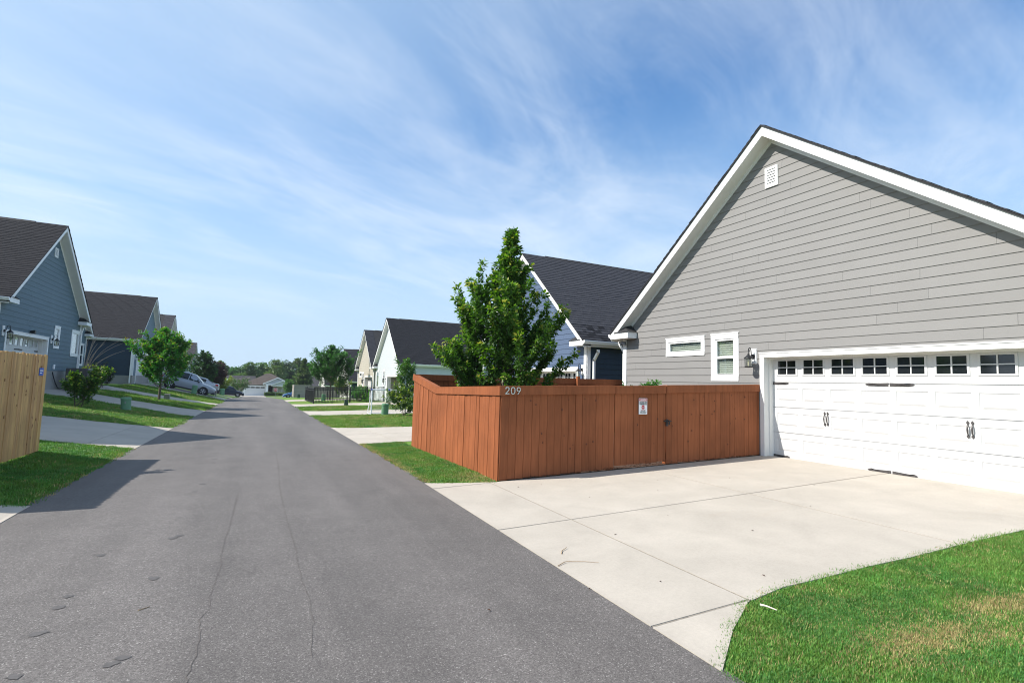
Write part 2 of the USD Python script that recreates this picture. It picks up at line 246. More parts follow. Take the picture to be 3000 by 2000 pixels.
M['pedestal'] = mat('utility_green', (.125, .265, .155), rough=.5, var=.06, scale=(4, 4, 4)); M['pedestal_dark'] = mat('utility_dark_green', (.035, .060, .040), rough=.6, var=.2)
M['goalwhite'] = mat('goal_white', (.80, .81, .86), rough=.4); M['goalblue'] = mat('goal_blue', (.06, .07, .38), rough=.4); M['net'] = mat('net_cord', (.75, .75, .75), rough=.7)
M['red'] = mat('sign_red', (.48, .018, .03), rough=.4, var=.03); M['signwhite'] = mat('sign_white', (.80, .80, .80), rough=.35, var=.02); M['signblack'] = mat('sign_black', (.015, .015, .016), rough=.5)
M['silver'] = mat('silver_car_paint', (.30, .33, .37), rough=.25, metallic=.35, var=.03); M['silver2'] = mat('pale_car_paint', (.40, .42, .45), rough=.22, metallic=.4, var=.03); M['navycar'] = mat('dark_blue_car_paint', (.008, .014, .030), rough=.3, spec=.4); M['bluecar'] = mat('blue_car_paint', (.04, .11, .28), rough=.25)
M['tyre'] = mat('tyre_rubber', (.014, .014, .015), rough=.85); M['rim'] = mat('alloy_rim', (.55, .56, .58), rough=.3, metallic=.7); M['carglass'] = mat('car_glass', (.012, .022, .026), rough=.08, spec=.5); M['cladding'] = mat('black_cladding', (.02, .02, .022), rough=.7); M['tail'] = mat('tail_red', (.45, .02, .03), rough=.25); M['headlamp'] = mat('headlamp', (.55, .58, .6), rough=.12)
M['numeral'] = mat('brushed_metal', (.62, .60, .58), rough=.35, metallic=.75); M['binlime'] = mat('lime_bin', (.22, .62, .03), rough=.5); M['galv'] = mat('galvanised', (.25, .25, .25), rough=.5, metallic=.4); M['stick'] = mat('dry_stick', (.34, .24, .15), rough=.9, var=.3, scale=(60, 60, 60)); M['stickpale'] = mat('pale_stick', (.62, .55, .47), rough=.9); M['bluelabel'] = mat('blue_label', (.03, .10, .42), rough=.5); M['brickred'] = mat('brick_red', (.25, .11, .075), rough=.9, var=.3, scale=(8, 8, 12)); M['grayfence'] = mat('gray_fence_boards', (.27, .24, .22), rough=.8, var=.15, scale=(2, 2, 10), rnd=.08)

# ------------------------------------------------------------------ terrain
ZK = np.array([[-600, 0], [9, 0], [57, -.5856], [122, -2.7956], [150, -3.36], [900, -3.36]])
PK = np.array([[-600, .75], [59, .75], [122, -1.9], [150, -2.6], [900, -2.6]])
def zr(y): return np.interp(y, ZK[:, 0], ZK[:, 1])
def pad(y): return np.interp(y, PK[:, 0], PK[:, 1])
RL, RR, HL, HR = -2.35, 2.55, -8.4, 9.85
def ground(x, y):
    x = np.asarray(x, float); r = zr(y); t = np.clip((RL-x)/(RL-HL), 0, 1)
    return r + .033*np.clip(x-RR, 0, HR-RR) + (pad(y)-r)*t
XL = [-600, -150, -60, -25, -14, -10, -9.2, -8.4, -7.4, -6.4, -5.4, -4.4, -3.4, -2.35, 2.55, 4.4, 6.2, 8, 9.85, 14, 25, 60, 150, 600]
YL = [-600, -150, -60, -25] + list(np.arange(-12, 152, 1.0)) + [160, 180, 220, 300, 600]
def sheet(g, poly, off):
    x0, y0, x1, y1 = poly.bounds
    for a, b in zip(YL[:-1], YL[1:]):
        if b <= y0 or a >= y1: continue
        for c, d in zip(XL[:-1], XL[1:]):
            if d <= x0 or c >= x1: continue
            for q in polys(poly.intersection(sbox(c, a, d, b))):
                v, f = tri(q); g.add(np.column_stack([v, ground(v[:, 0], v[:, 1]) + off]), f)
    return g
gg = G()
xs, ys = np.meshgrid(XL, YL); gz = ground(xs, ys)
nx = len(XL); V = np.column_stack([xs.ravel(), ys.ravel(), gz.ravel()]); F = []
for j in range(len(YL)-1):
    for i in range(nx-1): a = j*nx+i; F += [[a, a+1, a+nx+1], [a, a+nx+1, a+nx]]
gg.add(V, F); tag(obj('ground', gg, M['lawn']), kind='structure')
def wob(pts, amp=.03, step=.25, seed=1):
    """densify an outline and make it uneven, so that lawn edges are not ruled"""
    r = np.random.default_rng(seed); out = []
    for a, b in zip(pts, pts[1:]+pts[:1]):
        a, b = np.array(a, float), np.array(b, float); n = max(1, int(np.linalg.norm(b-a)/step))
        for k in range(n): out.append(a+(b-a)*k/n + (r.normal(0, amp, 2) if k else 0))
    return Polygon(out).buffer(0)
rng = np.random.default_rng(3)
edgeR = [(RR+.02*math.sin(y*1.7)+rng.normal(0, .012), y) for y in np.arange(-14, 124, .4)]; edgeL = [(RL+.025*math.sin(y*1.3)+rng.normal(0, .015), y) for y in np.arange(-14, 124, .4)]
road_poly = Polygon(edgeR + edgeL[::-1]).buffer(0).union(Polygon([(-60, 122), (60, 122), (60, 129.5), (-60, 129.5)])).union(Polygon([(-2.4, 117), (-6, 122.2), (6.2, 122.2), (2.6, 117)]))
road = tag(obj('road', sheet(G(), road_poly, .006), M['asphalt']), kind='structure')

def strip(pts, w, seed):
    r = np.random.default_rng(seed); L = LineString(pts); n = int(L.length/.05); c = [np.array(L.interpolate(k/n, True).coords[0]) + r.normal(0, .006, 2) for k in range(n+1)]
    return LineString(c).buffer(w/2, cap_style=2)
cracks = [[(-.12, 8.12), (-.16, 6.32), (-.18, 5.67), (-.17, 5.03), (-.2, 4.48), (-.18, 4.25), (-.24, 4.08), (-.22, 3.86), (-.2, 3.65), (-.22, 3.48), (-.24, 3.0), (-.22, 2.2)], [(.50, 13), (.47, 10.47), (.41, 8.27), (.42, 6.36), (.44, 5.34), (.43, 4.72), (.45, 4.15), (.44, 3.74), (.39, 3.3)]]
for i, c in enumerate(cracks):
    g = G(); [sheet(g, p, .0085) for p in polys(strip(c, .0045, i))]; obj('crack', g, M['crack'], road)
for i, (x, y) in enumerate([(-1.13, 5.79), (-.63, 5.01), (-.64, 6.15), (-.59, 6.22), (-1.11, 4.83), (-1.11, 4.63), (-1.1, 4.23), (-.58, 3.71), (-.62, 3.65), (-1.05, 3.7), (-.61, 9.), (-.63, 11.85), (-.62, 11.3), (-.66, 8.45), (.29, 27.4)]):
    r = np.random.default_rng(i+40); an = np.linspace(0, 2*PI, 14)[:-1]; rad = (.028+.018*r.random())*(3. if y > 20 else 1)*(1+.25*r.normal(size=13)); g = G()
    sheet(g, Polygon([(x+a*math.cos(t)*1.0, y+a*math.sin(t)*(.9 if y < 20 else 1.3)) for t, a in zip(an, rad)]).buffer(0), .0090); obj('oil_stain', g, M['stain'], road)

# ------------------------------------------------------------------ driveways (slabs with recessed joints)
def driveway(name, label, slabs, m=None, gap=.012, off=.012):
    d = thing(name, kind='structure'); tag(d, label)
    for s in slabs:
        s = s if isinstance(s, Polygon) else Polygon(s)
        for q in polys(s.buffer(-gap/2, join_style=2)):
            g = sheet(G(), q, off)
            c = np.array(q.exterior.coords); zc = ground(c[:, 0], c[:, 1])
            for i in range(len(c)-1): g.quad((*c[i], zc[i]+off), (*c[i+1], zc[i+1]+off), (*c[i+1], zc[i+1]-.03), (*c[i], zc[i]-.03))
            obj('slab', g, m or M['concrete'], d)
    return d
def cutslabs(poly, xs_, ys_):
    out = []
    for a, b in zip(xs_[:-1], xs_[1:]):
        for c, d in zip(ys_[:-1], ys_[1:]): out += polys(poly.intersection(sbox(a, c, b, d)))
    return out
D1 = Polygon([(RR-.05, 8.08), (3.0, 7.86), (3.51, 7.66), (10.09, 7.66), (10.09, 2.2), (9.2, 2.45), (7.69, 2.68), (6.82, 2.73), (5.63, 2.76), (5.03, 2.80), (4.3, 2.82), (3.91, 2.84), (3.44, 2.78), (2.98, 2.53), (RR-.05, 2.20)])
d_ = driveway('driveway', 'pale concrete driveway of large slabs in front of the white garage door', cutslabs(D1, [2, 3.46], [1, 2.81, 5.27, 7.62, 9]) + cutslabs(D1, [3.46, 6.5, 11], [1, 5.27, 9]), gap=.022)
obj('joint_filler', sheet(G(), D1.buffer(-.02), .0085), M['joint'], d_)
D2 = Polygon([(RR-.05, 13.85), (3.9, 13.9), (9.9, 13.6), (9.9, 19.0), (5.16, 18.5), (3.4, 18.9), (RR-.05, 19.5)])
driveway('driveway', 'pale concrete driveway just beyond the red-brown fence', cutslabs(D2, [2, 3.5, 6.6, 11], [13, 16.4, 20]))
D3 = Polygon([(RR-.05, 27.3), (3.2, 26.6), (9.9, 25.7), (9.9, 30.2), (3.3, 31.2), (RR-.05, 31.95)])
driveway('driveway', 'concrete driveway under the small white goal', cutslabs(D3, [2, 3.5, 6.6, 11], [25, 33]))
D4 = Polygon([(RR-.05, 37.3), (3.2, 37.6), (9.9, 36.6), (9.9, 43.0), (6.2, 42.2), (3.2, 42.1), (RR-.05, 42.7)])
driveway('driveway', 'concrete driveway in front of the black iron fence', cutslabs(D4, [2, 3.5, 6.6, 11], [36, 44]))
D5 = Polygon([(RR-.05, 48.4), (3.4, 49.6), (9.9, 52.0), (9.9, 55.2), (4.2, 54.6), (RR-.05, 53.6)])
driveway('driveway', 'narrow concrete driveway behind the black iron fence', [D5])
D6 = Polygon([(RL+.05, 14.0), (-3.2, 14.1), (-8.4, 14.3), (-8.4, 19.4), (-5.38, 19.27), (-4.05, 19.42), (-3.12, 19.65), (RL+.05, 19.95)])
driveway('driveway', 'grey concrete driveway sloping up behind the new pine fence', cutslabs(D6, [-9, -5.4, -3.2, -2], [10, 22]), M['concrete'])
D7 = Polygon([(RL+.05, 26.7), (-2.9, 26.05), (-4.0, 26.8), (-6.13, 27.5), (-8.4, 27.2), (-8.4, 32.4), (-7.15, 31.92), (-5.51, 31.44), (-3.3, 31.2), (RL+.05, 32.1)])
driveway('driveway', 'concrete driveway of the slate blue house on the left', cutslabs(D7, [-9, -5.6, -3.3, -2], [20, 34]))
D8 = Polygon([(RL+.05, 38.75), (-3.4, 37.8), (-4.5, 36.8), (-6.5, 36.5), (-10.8, 36.2), (-10.8, 41.0), (-7.2, 40.43), (-5.8, 40.34), (-4.0, 41.05), (-2.88, 41.57), (RL+.05, 42.6)])
driveway('driveway', 'concrete driveway running up past the round clipped shrub', cutslabs(D8, [-12, -5.6, -3.3, -2], [30, 45]))
D9 = Polygon([(RL+.05, 50.0), (-3.3, 50.8), (-5.0, 50.9), (-5.7, 49.9), (-8.4, 49.2), (-8.4, 56.0), (-5.6, 56.3), (-3.6, 55.4), (RL+.05, 55.8)])
driveway('driveway', 'steep concrete driveway with the silver car on it', cutslabs(D9, [-9, -5.6, -3.3, -2], [40, 58]))
D10 = Polygon([(RL+.05, 64.0), (-3.6, 63.2), (-8.4, 60.5), (-8.4, 65.5), (-4.4, 67.6), (RL+.05, 70.0)])
driveway('driveway', 'far concrete driveway beside the pale sedan', [D10])
D11 = Polygon([(RL+.05, 97.5), (-8, 97.5), (-8, 102.5), (RL+.05, 102.5)]); driveway('driveway', 'far concrete driveway under the dark blue car', [D11])
D12 = Polygon([(RL+.05, 7.35), (RL+.05, 8.12), (-3.5, 8.1), (-9, 8.1), (-9, 3.4), (RL+.05, 3.0)]); driveway('driveway', 'concrete apron at the left edge before the pine fence', cutslabs(D12, [-10, -3.4, -2], [0, 9]))
D13 = Polygon([(-3.2, 129.4), (2.35, 129.4), (2.35, 148), (-3.2, 148)]); driveway('driveway', 'white concrete driveway of the house at the end of the road', [D13])
DRIVES = unary_union([D1, D2, D3, D4, D5, D6, D7, D8, D9, D10, D11, D12, D13])

exec_houses = True
# ------------------------------------------------------------------ house kit.  Local frame: d = depth behind the gable wall, y, z as in the world
def frame(s, Xw):
    def T(v): v = v.copy(); v[:, 0] = Xw + s*v[:, 0]; return v
    T.flip = s < 0; return T
def boards(parent, T, region, mat_, z0, rev=.178, maxlen=3.66, seed=0, joined=False, side=None, name='siding_board', proud=.012):
    """lap siding: each board is a sloped piece, proud at its lower edge.  region is in (a, z); side=(y, sign) puts it on a side wall with a = d"""
    r = np.random.default_rng(seed); a0, zb, a1, zt = region.bounds; k0 = int(math.floor((zb-z0)/rev)); JG = G(T)
    for k in range(k0, int((zt-z0)/rev)+1):
        lo, hi = z0+k*rev, z0+(k+1)*rev
        cuts = [a0-1]; x = a0 + maxlen*r.uniform(.15, .95)
        while x < a1: cuts.append(x); x += maxlen
        cuts.append(a1+1)
        for c0, c1 in zip(cuts[:-1], cuts[1:]):
            for q in polys(region.intersection(sbox(c0+.0015, lo, c1-.0015, hi))):
                v, f = tri(q); e = np.array(q.exterior.coords)[:-1]
                fd = lambda zz: -(.003 + proud*(1-(zz-lo)/rev))
                g = JG if joined else G(T)
                def put(P, dd):
                    P = np.asarray(P)
                    return np.column_stack([dd, P[:, 0], P[:, 1]]) if side is None else np.column_stack([P[:, 0], side[0]-side[1]*dd, P[:, 1]])
                n = len(e); jj = np.roll(np.arange(n), -1)
                W = np.vstack([put(v, fd(v[:, 1])), put(e, fd(e[:, 1])), put(e, np.zeros(n)+.002)]); b = len(v)
                F = list(map(list, f)) + [[b+i, b+j, b+n+j] for i, j in enumerate(jj)] + [[b+i, b+n+j, b+n+i] for i, j in enumerate(jj)]
                g.add(W, F)
                if not joined: obj(name, g, mat_, parent)
    if joined: obj(name, JG, mat_, parent, kind='stuff')
def window(parent, T, y0, y1, z0, z1, kind='fixed', trim=.115, blind=True, head=True, glass=None):
    """casing, sash, pane(s) and blind of a window whose casing spans y0..y1, z0..z1; returns the hole"""
    g = G(T); e = .022
    g.box(-e, .01, y0, y0+trim, z0, z1).box(-e, .01, y1-trim, y1, z0, z1).box(-e-.003, .01, y0-.0, y1+.0, z1-trim, z1).box(-e-.003, .01, y0, y1, z0, z0+trim*.95)
    if head: g.box(-e-.012, .01, y0-.012, y1+.012, z1, z1+.022)
    w = obj('window', g, M['white'], parent); a, b, c, d = y0+trim, y1-trim, z0+trim, z1-trim; sw = .04
    s = G(T); s.box(-.008, .05, a, a+sw, c, d).box(-.008, .05, b-sw, b, c, d).box(-.009, .05, a+sw, b-sw, d-sw, d).box(-.009, .05, a+sw, b-sw, c, c+sw)
    zm = (c+d)/2
    if kind == 'double': s.box(-.012, .05, a+sw, b-sw, zm-.028, zm+.028)
    obj('sash', s, M['white'], w)
    for lo, hi in ([(c+sw, zm-.028), (zm+.028, d-sw)] if kind == 'double' else [(c+sw, d-sw)]):
        obj('pane', G(T).box(.018, .022, a+sw, b-sw, lo, hi), glass or M['pane'], w)
    if blind:
        k = G(T); z = c+.01
        while z < d-.01: k.hexa([(.055, a, z), (.085, a, z+.012), (.085, b, z+.012), (.055, b, z), (.055, a, z+.003), (.085, a, z+.05), (.085, b, z+.05), (.055, b, z+.003)]); z += .05
        obj('blind', k, M['blind'], w, kind='stuff')
    obj('room_back', G(T).box(.13, .14, a-.05, b+.05, c-.05, d+.05), M['dark'], w)
    return sbox(a, c, b, d)
def lantern(parent, T, y, z, big=1.0):
    """outdoor wall lantern: white block, scroll arm, caged glass body with a bulb.  y, z is the block's centre"""
    k = big; L = obj('wall_lantern', G(T).bev(-.035, .0, y-.075*k, y+.075*k, z-.17*k, z+.17*k, .008), M['white'], parent)
    m = G(T); m.lathe([(.001, -.075), (.045*k, -.07), (.05*k, -.036)], (0, y, z), 10, 0)
    an = np.linspace(-.6*PI, .95*PI, 14); r = .085*k
    arc = [(-.055-(.075*k) - r*math.cos(t)*.75, y, z+.10*k + r*math.sin(t)) for t in np.linspace(-.2*PI, .98*PI, 12)][::-1]
    m.tube([(-.05, y, z-.02), (-.09*k, y, z+.03*k), (-.10*k, y, z+.12*k)], .009*k, 6).tube([(-.10*k, y, z+.12*k), (-.115*k, y, z+.17*k), (-.15*k, y, z+.185*k), (-.185*k, y, z+.16*k), (-.19*k, y, z+.11*k), (-.19*k, y, z+.05*k)], .009*k, 6)
    m.tube([(-.19*k, y, z+.11*k), (-.165*k, y, z+.10*k), (-.155*k, y, z+.125*k), (-.17*k, y, z+.135*k)], .006*k, 5)
    cx, zt, zb, h = -.19*k, z-.045*k, z-.235*k, .075*k; hb = h*.92
    m.lathe([(.001, z+.055*k), (.022*k, z+.045*k), (.02*k, z+.03*k), (.05*k, z+.0*k), (h*1.22, zt+.006), (h*1.25, zt-.006), (h, zt-.012)], (cx, y, 0), 12)
    for i in range(6):
        t = i*PI/3; m.tube([(cx+h*math.cos(t), y+h*math.sin(t), zt-.008), (cx+hb*math.cos(t), y+hb*math.sin(t), zb)], .0055*k, 4)
    m.lathe([(.001, zb-.02*k), (h*.7, zb-.018*k), (h*1.08, zb-.004), (h*1.08, zb+.008), (.001, zb+.009)], (cx, y, 0), 12)
    obj('cage', m, M['blackmetal'], L, smooth=40); obj('lamp_glass', G(T).lathe([(h*.93, zt-.01), (hb*.93, zb+.008)], (cx, y, 0), 12), M['lampglass'], L, smooth=40)
    obj('bulb', G(T).lathe([(.001, zb+.15*k), (.013*k, zb+.14*k), (.013*k, zb+.02*k)], (cx, y, 0), 8), M['bulb'], L, smooth=60)
def downspout(parent, T, d, y, z0, z1, sy):
    """rectangular white downpipe with an offset elbow under the gutter"""
    g = G(T); w = .035
    def leg(a, b):
        a, b = np.array(a), np.array(b); u = np.array([1., 0, 0])*w; t = b-a; n = np.cross(t, u); n = n/np.linalg.norm(n)*w*1.2; g.hexa([a-u-n, a+u-n, a+u+n, a-u+n, b-u-n, b+u-n, b+u+n, b-u+n])
    leg((d, y+sy*.30, z1), (d, y+sy*.29, z1-.10)); leg((d, y+sy*.30, z1-.07), (d, y+sy*.06, z1-.36)); leg((d, y+sy*.06, z1-.32), (d, y+sy*.06, z0))
    obj('downspout', g, M['gutter'], parent)
def hinge(g, y0, z, L, d, sg=1):
    """strap hinge pointing to +y*sg with a spear tip"""
    P = [(0, -.030), (L*.82, -.013), (L*.84, -.026), (L*.90, -.020), (L, 0), (L*.90, .020), (L*.84, .026), (L*.82, .013), (0, .030)]
    g.prism([(d-.007, y0+sg*a, z+b) for a, b in P], [(d+.001, y0+sg*a, z+b) for a, b in P])
def pull(g, y, z, d):
    """spade-ended pull handle, 28 cm tall, standing proud on a bow"""
    for zz, k in ((z+.105, 1), (z-.105, -1)):
        P = [(0, .035*k), (.010, .022*k), (.022, .004*k), (.010, -.022*k), (-.010, -.022*k), (-.022, .004*k), (-.010, .022*k)]
        g.prism([(d-.006, y+a, zz+b) for a, b in P], [(d+.001, y+a, zz+b) for a, b in P])
    g.tube([(d, y, z+.085), (d-.03, y-.004, z+.06), (d-.044, y-.006, z), (d-.03, y-.004, z-.06), (d, y, z-.085)], [.007, .011, .013, .010, .007], 6)
def house(name, label, s, Xw, YA, YB, Yp, Zp, kA, kB, z0, siding, rev=.178, depth=12, ov=.33, eov=.22, shingle='shingle', rows=None, opening=None, windows=(), seed=0, joined=False, sidewall=None, base=None, found=None, vent=None, group=None, deepmat=None, near=True, ret=True, indiv=0, rakes=True):
    """gable house whose gable wall faces the road.  YA/YB near and far wall corners, Yp/Zp ridge, kA/kB roof slopes, z0 wall foot"""
    H = thing(name, label, 'house', group); T = frame(s, Xw); rt = lambda y: Zp - (kA*(Yp-y) if y < Yp else kB*(y-Yp))
    yA, yB = YA-eov, YB+eov; FB = .245    # fascia foot below the roof top
    # body: front wall with holes, other walls
    top = [(YA, rt(YA)-.25), (Yp, Zp-.26), (YB, rt(YB)-.25)]
    front = Polygon([(YA, z0-.6), *top, (YB, z0-.6)][::1]); holes = []
    if opening: holes.append(sbox(opening['y0'], z0-.7, opening['y1'], opening['z1']))
    wtrims = []
    for w in windows:
        holes.append(window(H, T, **w)); wtrims.append(sbox(w['y0']-.002, w['z0']-.002, w['y1']+.002, w['z1']+.024))
    shell = front
    for h in holes: shell = shell.difference(h)
    g = G(T)
    for q in polys(shell):
        v, f = tri(q); e = [np.array(r_.coords)[:-1] for r_ in [q.exterior, *q.interiors]]
        g.add(np.column_stack([np.full(len(v), .003), v]), f)
        for E_ in e:
            n = len(E_); jj = np.roll(np.arange(n), -1); g.add(np.vstack([np.column_stack([np.full(n, .003), E_]), np.column_stack([np.full(n, .10), E_])]), [[i, j, n+j] for i, j in enumerate(jj)] + [[i, n+j, n+i] for i, j in enumerate(jj)])
    g.box(.003, depth, YA+.004, YA+.1, z0-.6, rt(YA)-.2).box(.003, depth, YB-.1, YB-.004, z0-.6, rt(YB)-.2).box(depth-.1, depth, YA+.1, YB-.1, z0-.6, rt(YA)-.2)
    g.prism([(depth-.1, YA, rt(YA)-.25), (depth-.1, Yp, Zp-.26), (depth-.1, YB, rt(YB)-.25)], [(depth, YA, rt(YA)-.25), (depth, Yp, Zp-.26), (depth, YB, rt(YB)-.25)])
    obj('wall', g, siding, H)
    fz = found if found is not None else z0-.02
    if found is not None:
        gf = G(T).box(-.035 if False else -.002, .004, YA, YB, z0-.8, found-.01).box(.0, depth, YA-.006, YA+.006, z0-.8, found-.01); obj('foundation', gf, M['foundation'], H)
    # siding on the gable
    cb = .15
    reg = Polygon([(YA+cb, fz), (YA+cb, rt(YA+cb)-.315), (Yp, Zp-.33), (YB-cb, rt(YB-cb)-.315), (YB-cb, fz)])
    cut = list(wtrims)
    if opening: cut.append(sbox(opening['y0']-opening.get('tw', .10), z0-.7, opening['y1']+opening.get('tw', .10), opening['z1']+opening.get('tt', .10)))
    if vent: cut.append(sbox(vent[0], vent[2], vent[1], vent[3]))
    for c in cut: reg = reg.difference(c)
    boards(H, T, reg, siding, fz, rev=rev, seed=seed, joined=joined)
    # corner boards, frieze, rakes, soffits
    for y, yy in ((YA, YA+cb), (YB-cb, YB)): obj('corner_board', G(T).box(-.022, .004, y, yy, fz, rt(y if y == YA else YB)-.24), M['white'], H)
    for sgn, Y0, ye, k in ((-1, YA, yA, kA), (1, YB, yB, kB)):
        P = lambda off, y: (y, rt(y)-off)
        a, b = Yp, ye
        if rakes:
            R_ = [(a, Zp-.035), (b, rt(b)-.035), (b, rt(b)-FB*.8), (b-sgn*.12, rt(b-sgn*.12)-FB), (a, Zp-FB)]
            obj('rake_board', G(T).prism([(-ov, *p) for p in R_], [(-ov+.028, *p) for p in R_]), M['white'], H)
            S_ = [(a, Zp-FB+.012), (b, rt(b)-FB+.012), (b, rt(b)-FB), (a, Zp-FB)]
            obj('rake_soffit', G(T).prism([(-ov+.028, *p) for p in S_], [(.003, *p) for p in S_]), M['soffit'], H)
            F_ = [(a, Zp-FB), (Y0, rt(Y0)-FB), (Y0, rt(Y0)-.325), (a, Zp-.34)]
            obj('frieze_board', G(T).prism([(-.020, *p) for p in F_], [(.003, *p) for p in F_]), M['white'], H)
        # roof slope
        up = .0; Q = [(a, Zp), (b+sgn*.02, rt(b)-k*.02), (b+sgn*.02, rt(b)-k*.02-.035), (a, Zp-.035)]
        sl = obj('roof_slope', G(T).prism([(-ov-.025, *p) for p in Q], [(depth, *p) for p in Q]), M['underlay'] if (shingle.startswith('shingle')) else M[shingle], H)
        if shingle.startswith('shingle'):
            r = np.random.default_rng(seed*7+sgn); full = (rows is None or rows == sgn or rows == 2)
            L = math.hypot(b-a, (b-a)*k); n = int(L/.145); cs, sn = (b-a)/L, (rt(b)-Zp)/L; nrm = np.array([0, -sn*sgn, abs(cs)]); nrm = np.array([0., k*sgn, 1.]); nrm /= np.linalg.norm(nrm)
            field, cnt = G(T), 0
            for i in range(n+1):
                t0, t1 = L-(i)*.145, max(L-(i+1)*.145-.03, 0.)
                if t0 <= .05: break
                d0 = -ov-.025 - r.uniform(0, .012); dend = depth if full else .5
                while d0 < dend:
                    w = r.uniform(.13, .36); d1 = min(d0+w, dend); th = .012 + .007*r.random(); lift = r.random()*.006
                    e0 = np.array([0, a+cs*t0, Zp+sn*t0]); e1 = np.array([0, a+cs*t1, Zp+sn*t1])
                    A_, B_, C_, D_ = (e0+nrm*(th+lift)), (e0+nrm*.001), (e1+nrm*.001), (e1+nrm*.0025)
                    q = lambda p, d: (d, p[1], p[2])
                    tgt = field
                    single = full and indiv and cnt < indiv and sgn == rows
                    if single: tgt = G(T)
                    tgt.add([q(A_, d0), q(A_, d1-.003), q(D_, d1-.003), q(D_, d0), q(B_, d0), q(B_, d1-.003)], [[0, 1, 2], [0, 2, 3], [4, 5, 1], [4, 1, 0], [4, 0, 3], [1, 5, 2]])
                    if single: obj('shingle', tgt, M[shingle], sl); cnt += 1
                    d0 = d1
            if field.n: obj('shingle_field', field, M[shingle], sl, kind='stuff')
        # eave: fascia, soffit, gutter
        ze = rt(b)
        obj('eave_fascia', G(T).box(-ov+.03, depth, *sorted((b, b-sgn*.028)), ze-.215, ze-.04), M['white'], H)
        obj('eave_soffit', G(T).box(.0, depth, *sorted((b-sgn*.03, Y0+sgn*.002)), ze-.215, ze-.20), M['soffit'], H)
        gt = G(T); pr = [(b+sgn*.002, ze-.035), (b+sgn*.118, ze-.030), (b+sgn*.122, ze-.055), (b+sgn*.085, ze-.125), (b+sgn*.07, ze-.15), (b+sgn*.002, ze-.15)]
        gt.prism([(-ov+.0, *p) for p in pr], [(depth, *p) for p in pr]); obj('gutter', gt, M['gutter'], H)
        # cornice return
        if ret:
            yi = b - sgn*.82; ya_, yb_ = sorted((b, yi))
            obj('cornice_return', G(T).box(-ov-.004, .003, ya_, yb_, ze-.19, ze-.015), M['white'], H)
            ap = (0.0, b-sgn*.52, ze+.27); ap2 = (-ov*.55, b-sgn*.50, ze+.17)
            c = [(-ov-.03, b-sgn*.16, ze-.013), (-ov-.03, yi-sgn*.03, ze-.013), (.0, yi-sgn*.03, ze-.013), (.0, b-sgn*.12, ze-.013)]
            h = G(T); h.add([*c, ap, ap2], [[0, 1, 5], [1, 2, 5], [2, 4, 5], [0, 5, 4], [0, 4, 3]]); obj('return_cap', h, M['underlay'], H)
    # ridge vent
    rv = [(Yp-.16, Zp-kA*.16+.012), (Yp, Zp+.03), (Yp+.16, Zp-kB*.16+.012), (Yp, Zp-.02)]; obj('ridge_vent', G(T).prism([(.75, *p) for p in rv], [(depth-.6, *p) for p in rv]), M['underlay'], H)
    if vent:
        y0, y1, za, zb = vent; v = G(T); v.box(-.032, .003, y0, y0+.055, za, zb).box(-.032, .003, y1-.055, y1, za, zb).box(-.033, .003, y0+.055, y1-.055, zb-.05, zb).box(-.033, .003, y0+.055, y1-.055, za, za+.05)
        vt = obj('gable_vent', v, M['white'], H); n = 6; hh = (zb-za-.1)/n
        for i in range(n): z = za+.05+i*hh; obj('louver', G(T).hexa([(-.028, y0+.055, z), (-.004, y0+.055, z+hh*.75), (-.004, y1-.055, z+hh*.75), (-.028, y1-.055, z), (-.028, y0+.055, z+hh*.25), (-.004, y0+.055, z+hh), (-.004, y1-.055, z+hh), (-.028, y1-.055, z+hh*.25)]), M['white'], vt)
    # side wall siding
    if sidewall:
        sg, m, joinside = sidewall; Y0 = YA if sg < 0 else YB
        boards(H, T, sbox(.0, fz, depth-.05, rt(Y0-sg*.0 if True else Y0)-.22-kA*.2), m, fz, rev=rev, seed=seed+9, joined=joinside, side=(Y0, sg), maxlen=4.2)
        obj('corner_board', G(T).box(.003, .13, *sorted((Y0+sg*.024, Y0-sg*.002)), fz, rt(Y0)-.25), M['white'], H)
    # garage opening: casing, jambs
    if opening:
        o = opening; tw, tt = o.get('tw', .10), o.get('tt', .10); zt = o['z1']; rc = o.get('recess', .24); gb = o['zb']
        g = G(T); g.box(-.024, .004, o['y0']-tw, o['y0'], gb, zt+tt).box(-.024, .004, o['y1'], o['y1']+tw, gb, zt+tt).box(-.024, .004, o['y0'], o['y1'], zt, zt+tt).box(-.036, .004, o['y0']-tw-.012, o['y1']+tw+.012, zt+tt, zt+tt+.022)
        obj('garage_casing', g, M['white'], H)
        g = G(T); g.box(-.02, rc+.03, o['y0']-.02, o['y0']+.004, gb, zt).box(-.02, rc+.03, o['y1']-.004, o['y1']+.02, gb, zt).box(-.02, rc+.03, o['y0']+.004, o['y1']-.004, zt-.004, zt+.02)
        g.box(rc*.52, rc, o['y0']+.004, o['y0']+.030, gb, zt-.004).box(rc*.52, rc, o['y1']-.030, o['y1']-.004, gb, zt-.004).box(rc*.52, rc, o['y0']+.03, o['y1']-.03, zt-.034, zt-.004); obj('garage_jamb', g, M['soffit'], H)
    return H, T
